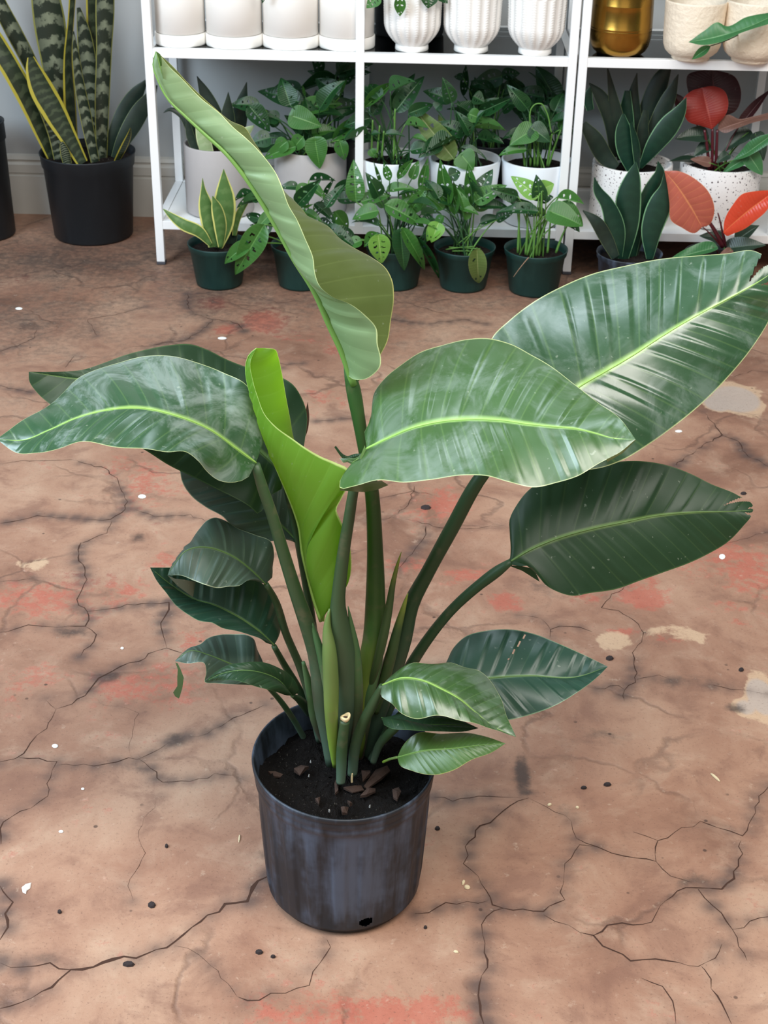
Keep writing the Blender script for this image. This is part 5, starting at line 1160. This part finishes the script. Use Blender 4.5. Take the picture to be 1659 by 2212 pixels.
of['label'] = 'pale underside half of the tall folded leaf'
stem_px('midrib', [(x, y, dy-.004, max(1.0, 8.5*(1-(i/14))**.8)) for i, (x, y, dy) in enumerate(Tm)], PY0, M_ribu, of, 60, 12)
blade('leaf_blade', D([(352,170),(343,140),(337,111)], .055), D([(352,170),(350,140),(345,116),(337,111)], .055), D([(352,170),(347,145),(340,118),(337,111)], .05), PY0, M_yell, BOP, nt=12, nv=4)
# Y, young bright leaf still rolled
Ym = D([(693,1342),(680,1304),(664,1243),(652,1190),(646,1141),(628,1086),(609,1040),(588,991),(572,941),(551,883),(538,843),(531,812),(531,785),(538,766),(554,752)], .0, .0, .01, .01)
Yf = D([(693,1342),(716,1304),(745,1275),(757,1243),(759,1206),(748,1150),(735,1123),(727,1101),(738,1077),(752,1046),(752,1014),(726,1000),(695,987),(658,966),(634,949),(594,920),(572,895),(557,858),(546,821),(541,781),(554,752)], .0, -.02, -.03, -.03, -.02, -.005, .01)
Yb = D([(693,1342),(712,1290),(735,1220),(728,1110),(715,1050),(690,1010),(660,975),(637,955),(634,945),(628,911),(618,858),(609,806),(600,766),(597,757),(575,752),(554,752)], .02, .05, .05, .04, .03, .01)
oy, G_, N_ = blade('leaf_blade', Ym, D([(p[0], p[1]) for p in Ym], .0, .0, .01, .01), Yb, PY0, M_young, BOP, nt=110, nv=22, bulge=.16, pleat=.0011, npl=11, seed=17)
oy2, G_, N_ = blade('leaf_blade', Ym, Yf, D([(p[0], p[1]) for p in Ym], .0, .0, .01, .01), PY0, M_young, BOP, nt=130, nv=24, bulge=.14, pleat=.0018, npl=12, seed=18, warp=(.52, 1.0))
oy2['label'] = 'bright yellow-green young leaf still half rolled'
stem_px('midrib', [(x, y, dy-.002, max(.8, 4*(1-i/14))) for i, (x, y, dy) in enumerate(Ym)], PY0, M_rib, oy2, 50, 8)

# stalks ------------------------------------------------------------
pet([(716,1650,.012,13),(710,1590,.01,18),(698,1532,.005,19),(682,1411,.0,18),(662,1345,-.005,17),(638,1276,-.01,15),(608,1180,-.015,13.5),(587,1110,-.018,12.5),(566,1050,-.02,12),(552,1003,-.02,10)], M_pet)
pet([(728,1640,.01,5),(716,1560,-.005,8),(705,1470,-.01,10),(690,1400,-.01,9),(672,1345,-.008,4)], M_sheath, 'leaf_sheath')
pet([(690,1600,.06,8),(668,1500,.05,9.5),(648,1440,.045,9),(619,1372,.035,8.5),(592,1291,.02,7.5),(575,1262,.01,6)], M_pet)
pet([(700,1600,.04,9),(684,1560,.03,12),(670,1490,.02,10),(655,1430,.015,4)], M_sheath, 'leaf_sheath')
pet([(690,1570,.07,7),(662,1520,.06,8.5),(640,1478,.05,8),(616,1439,.04,7.5),(592,1396,.02,6)], M_petd)
pet([(668,1540,.07,9),(655,1520,.04,10),(645,1510,.02,8),(631,1503,.0,4)], M_petd)
pet([(660,1600,.07,6.5),(630,1548,.05,6.5),(600,1507,.035,6),(576,1482,.02,4.5)], M_pet)
pet([(700,1600,.06,8),(690,1500,.07,9),(680,1380,.07,8),(665,1270,.065,7),(653,1192,.06,6)], M_petd)
pet([(705,1590,.06,9),(690,1480,.065,9),(672,1330,.065,9),(640,1150,.06,8),(612,1022,.05,7)], M_petd)
# front stalk with its bright sheath
pet([(736,1660,.02,8),(742,1600,.012,16),(745,1540,.004,24),(744,1470,-.006,29),(738,1400,-.018,30),(732,1350,-.024,24),(730,1310,-.028,17),(736,1240,-.031,14.5),(744,1180,-.033,13.5),(754,1120,-.035,12.5),(763,1064,-.035,11.5),(785,985,-.03,9)], M_pet)
pet([(724,1655,-.01,6),(719,1600,-.02,11),(716,1540,-.03,15),(715,1470,-.036,17),(711,1400,-.038,15),(707,1350,-.034,8),(712,1315,-.032,2)], M_petb, 'leaf_sheath', 'bright green front sheath')
pet([(765,1620,.01,8),(772,1540,.0,11),(773,1470,-.012,11),(768,1400,-.018,9),(758,1345,-.022,5),(752,1310,-.024,1)], M_sheath, 'leaf_sheath')
# tall leaf stalk
pet([(770,1630,.03,14),(778,1540,.03,22),(796,1440,.03,25),(808,1380,.03,25),(811,1289,.03,21.5),(810,1181,.03,17.5),(803,1061,.03,15.5),(777,917,.03,14),(760,826,.03,15),(752,792,.03,10)], petmat('tall_leaf_stalk', srgb(112,132,52), srgb(50,84,40), .25, .6))
pet([(795,1500,.025,5),(812,1440,.015,9),(827,1380,.012,10.5),(839,1320,.012,9),(849,1260,.012,6),(860,1215,.012,3),(867,1192,.012,.6)], M_petyel, 'leaf_sheath', 'narrow yellow-green pointed shoot')
# right leaf stalk
pet([(790,1640,.05,12),(815,1540,.05,20),(844,1450,.05,24),(868,1380,.05,22),(888,1305,.05,18),(922,1240,.05,15.5),(975,1143,.05,16),(1040,1029,.05,14.5),(1108,955,.06,10)], M_petd)
pet([(812,1540,.035,6),(830,1470,.03,12),(846,1410,.028,12),(861,1350,.03,9),(873,1308,.032,5),(881,1282,.033,1)], M_petyel, 'leaf_sheath')
pet([(800,1640,.06,10),(835,1540,.06,12),(880,1450,.06,12.5),(924,1381,.06,11.5),(977,1316,.06,11),(1031,1267,.06,11.5),(1080,1230,.06,11.5),(1104,1213,.06,7)], M_petd)
pet([(775,1640,.04,10),(785,1560,.03,16),(795,1500,.025,15),(815,1440,.022,9),(830,1390,.02,3)], M_sheath, 'leaf_sheath')
# low right stalks
pet([(761,1672,-.01,11),(769,1605,-.015,12),(786,1558,-.02,11.5),(806,1520,-.025,11),(826,1481,-.03,7)], M_pet)
pet([(806,1646,.0,7),(822,1605,-.005,9),(840,1585,-.015,10),(856,1570,-.03,8),(826,1552,-.03,3)], M_pet)
pet([(800,1640,.03,7),(850,1560,.03,8),(890,1520,.03,8),(932,1491,.03,6)], M_petd)
pet([(828,1646,-.015,3),(842,1640,-.03,3),(858,1636,-.04,3)], M_petb)
# cut stub, hollow at the top
pet([(736,1690,-.028,10),(737,1668,-.028,11),(738,1630,-.028,12),(741,1590,-.030,11.5),(745,1556,-.032,11)], M_pet, 'cut_stalk', 'short cut stalk')
def stub_top():
    c = at(746, 1548, PY0-.033); s = depth_of(c)/FPX
    V, F, U = lathe([(8.2*s, -.004), (10.6*s, -.003), (11.2*s, 0), (10.2*s, .0012), (7*s, .001), (6*s, -.001), (5.6*s, -.006), (.0001, -.007)], 24, mod=lambda r, z, a, j: (r*(1+.06*math.sin(3*a)), z+.0012*math.sin(a*2)+.0012*math.cos(a)))
    link('cut_rim', shift(V, c), F, M_cream_cut, BOP, U)
    V, F, U = lathe([(5.9*s, -.0005), (3*s, -.001), (.0001, -.001)], 16); link('stalk_hollow', shift(V, c+np.array([0, 0, -.0008])), F, M_hole, BOP, U)
stub_top()
pet([(760,1690,-.02,2.2),(760,1680,-.02,2.4),(761,1671,-.02,1.4)], M_cream_cut, 'dry_shoot')

# ------------------------------------------------------------------ bits lying on the floor
M_flake = simple('white_paint_flake', srgb(236,234,230), .7)
M_pip = simple('pale_husk', srgb(214,196,160), .7)
M_crumb = simple('dark_crumb', srgb(44,34,34), .9)
def bit(pts, th, mat, name, label, cat, group=None):
    P = [at_z(x, y, 0) for x, y in pts]; n = len(P); c = np.mean(P, axis=0)
    V = [p+np.array([0, 0, .0006]) for p in P]+[p*.75+c*.25+np.array([0, 0, th]) for p in P]+[c+np.array([0, 0, th*1.2])]
    F = [(i, (i+1) % n, n+(i+1) % n, n+i) for i in range(n)]+[(n+i, n+(i+1) % n, 2*n) for i in range(n)]
    F = [f[::-1] for f in F]
    tag(link(name, V, F, mat, smooth=False), label, cat, group)
FG = 'white flakes scattered on the floor'
K4 = crop(0, 1600, 2.676)
bit([K4(*p) for p in ((125,850),(150,830),(182,822),(175,855),(155,870),(150,888),(132,880))], .002, M_flake, 'paint_flake', 'largest white flake with pointed corners, on the floor at lower left', 'flake', FG)
ov = lambda x, y, a, b_, n=9, r=0: [(x+a*math.cos(r)*math.cos(k)-b_*math.sin(r)*math.sin(k), y+a*math.sin(r)*math.cos(k)+b_*math.cos(r)*math.sin(k)) for k in np.linspace(0, 2*math.pi, n, endpoint=False)]
for (x, y, a, b_, lab) in ((307, 1073, 9, 4.5, 'white oval flake on a reddish floor patch left of the plant'), (119, 1612, 7, 4.5, 'white round flake just right of a forked crack at left'), (179, 1705, 4, 2.5, 'tiny white flake on the floor left of the pot, upper of two close together'),
                           (132, 1797, 5.5, 3, 'tiny white flake on the floor left of the pot, lower of two close together'), (264, 1401, 4, 2.5, 'tiny white flake between cracks left of the pale torn leaf'), (480, 731, 10, 3, 'long white flake above the front left leaf'),
                           (41, 667, 8, 3, 'white flake on dark stained floor below the snake plant'), (1464, 840, 9, 4, 'white flake beside the pale floor patch right of the big leaf'), (1466, 932, 8, 3, 'white flake on the floor below the big right leaf'), (1560, 1203, 7, 6, 'white flake on the brownish red stain at right')):
    bit(ov(x, y, a, b_), .0015, M_flake, 'paint_flake', lab, 'flake', FG)
HG = 'pale husks on the floor right of the pot'
for (x, y, a, b_, r, lab) in ((1001, 1907, 6, 3.5, -1.2, 'pale husk right of the pot, upper of a pair'), (1009, 1917, 7, 4.5, .2, 'pale husk right of the pot, lower of a pair'), (1187, 1739, 5, 2.5, -.2, 'pale husk near a crack, right of the dark stain'), (1247, 1745, 4, 2.5, .3, 'small pale husk right of the dark stain'),
                              (1545, 1680, 14, 2.5, .7, 'long pale sliver lying on the floor at right'), (985, 2057, 6, 2.5, .2, 'pale husk on the floor in front of the pot at right'), (517, 1812, 2, 9, .1, 'thin pale fibre on the floor left of the pot')):
    bit(ov(x, y, a, b_, r=r), .002, M_pip, 'husk', lab, 'husk', HG)
CGp = 'dark crumbs on the floor'
for (x, y, a, b_, lab) in ((1317, 1423, 9, 5, 'dark diamond-shaped crumb beyond the tip of the low bluish leaf'), (1312, 1696, 9, 4, 'dark crumb right of the black stain, larger of two'), (1261, 1703, 7, 3, 'dark crumb right of the black stain, smaller of two'), (560, 2058, 9, 5, 'greenish crumb in front of the pot at left'),
                           (590, 2068, 6, 3, 'brown crumb next to a greenish crumb in front of the pot'), (328, 1956, 9, 7, 'dark crumb above the widest crack at left'), (919, 2005, 4, 3, 'dark crumb right of the pot base'), (945, 1791, 6, 4, 'dark crumb close to the right side of the pot'),
                           (920, 1097, 12, 5, 'dark flat crumb behind the right leaf stalk'), (1601, 1448, 6, 4, 'dark crumb above the pale patch at the right edge'), (1606, 1067, 7, 3, 'dark crumb above the torn tip of the dark leaf'), (129, 1971, 5, 4, 'brown crumb on the floor at lower left'), (360, 1829, 4, 4, 'small dark crumb midway between pot and left edge'),
                           (278, 2084, 14, 6, 'dark glossy stone chip set beside the widest crack')):
    bit(ov(x, y, a, b_, 7), .003, M_crumb, 'crumb', lab, 'crumb', CGp)

for o in bpy.data.objects:
    if '_loc' in o: del o['_loc']
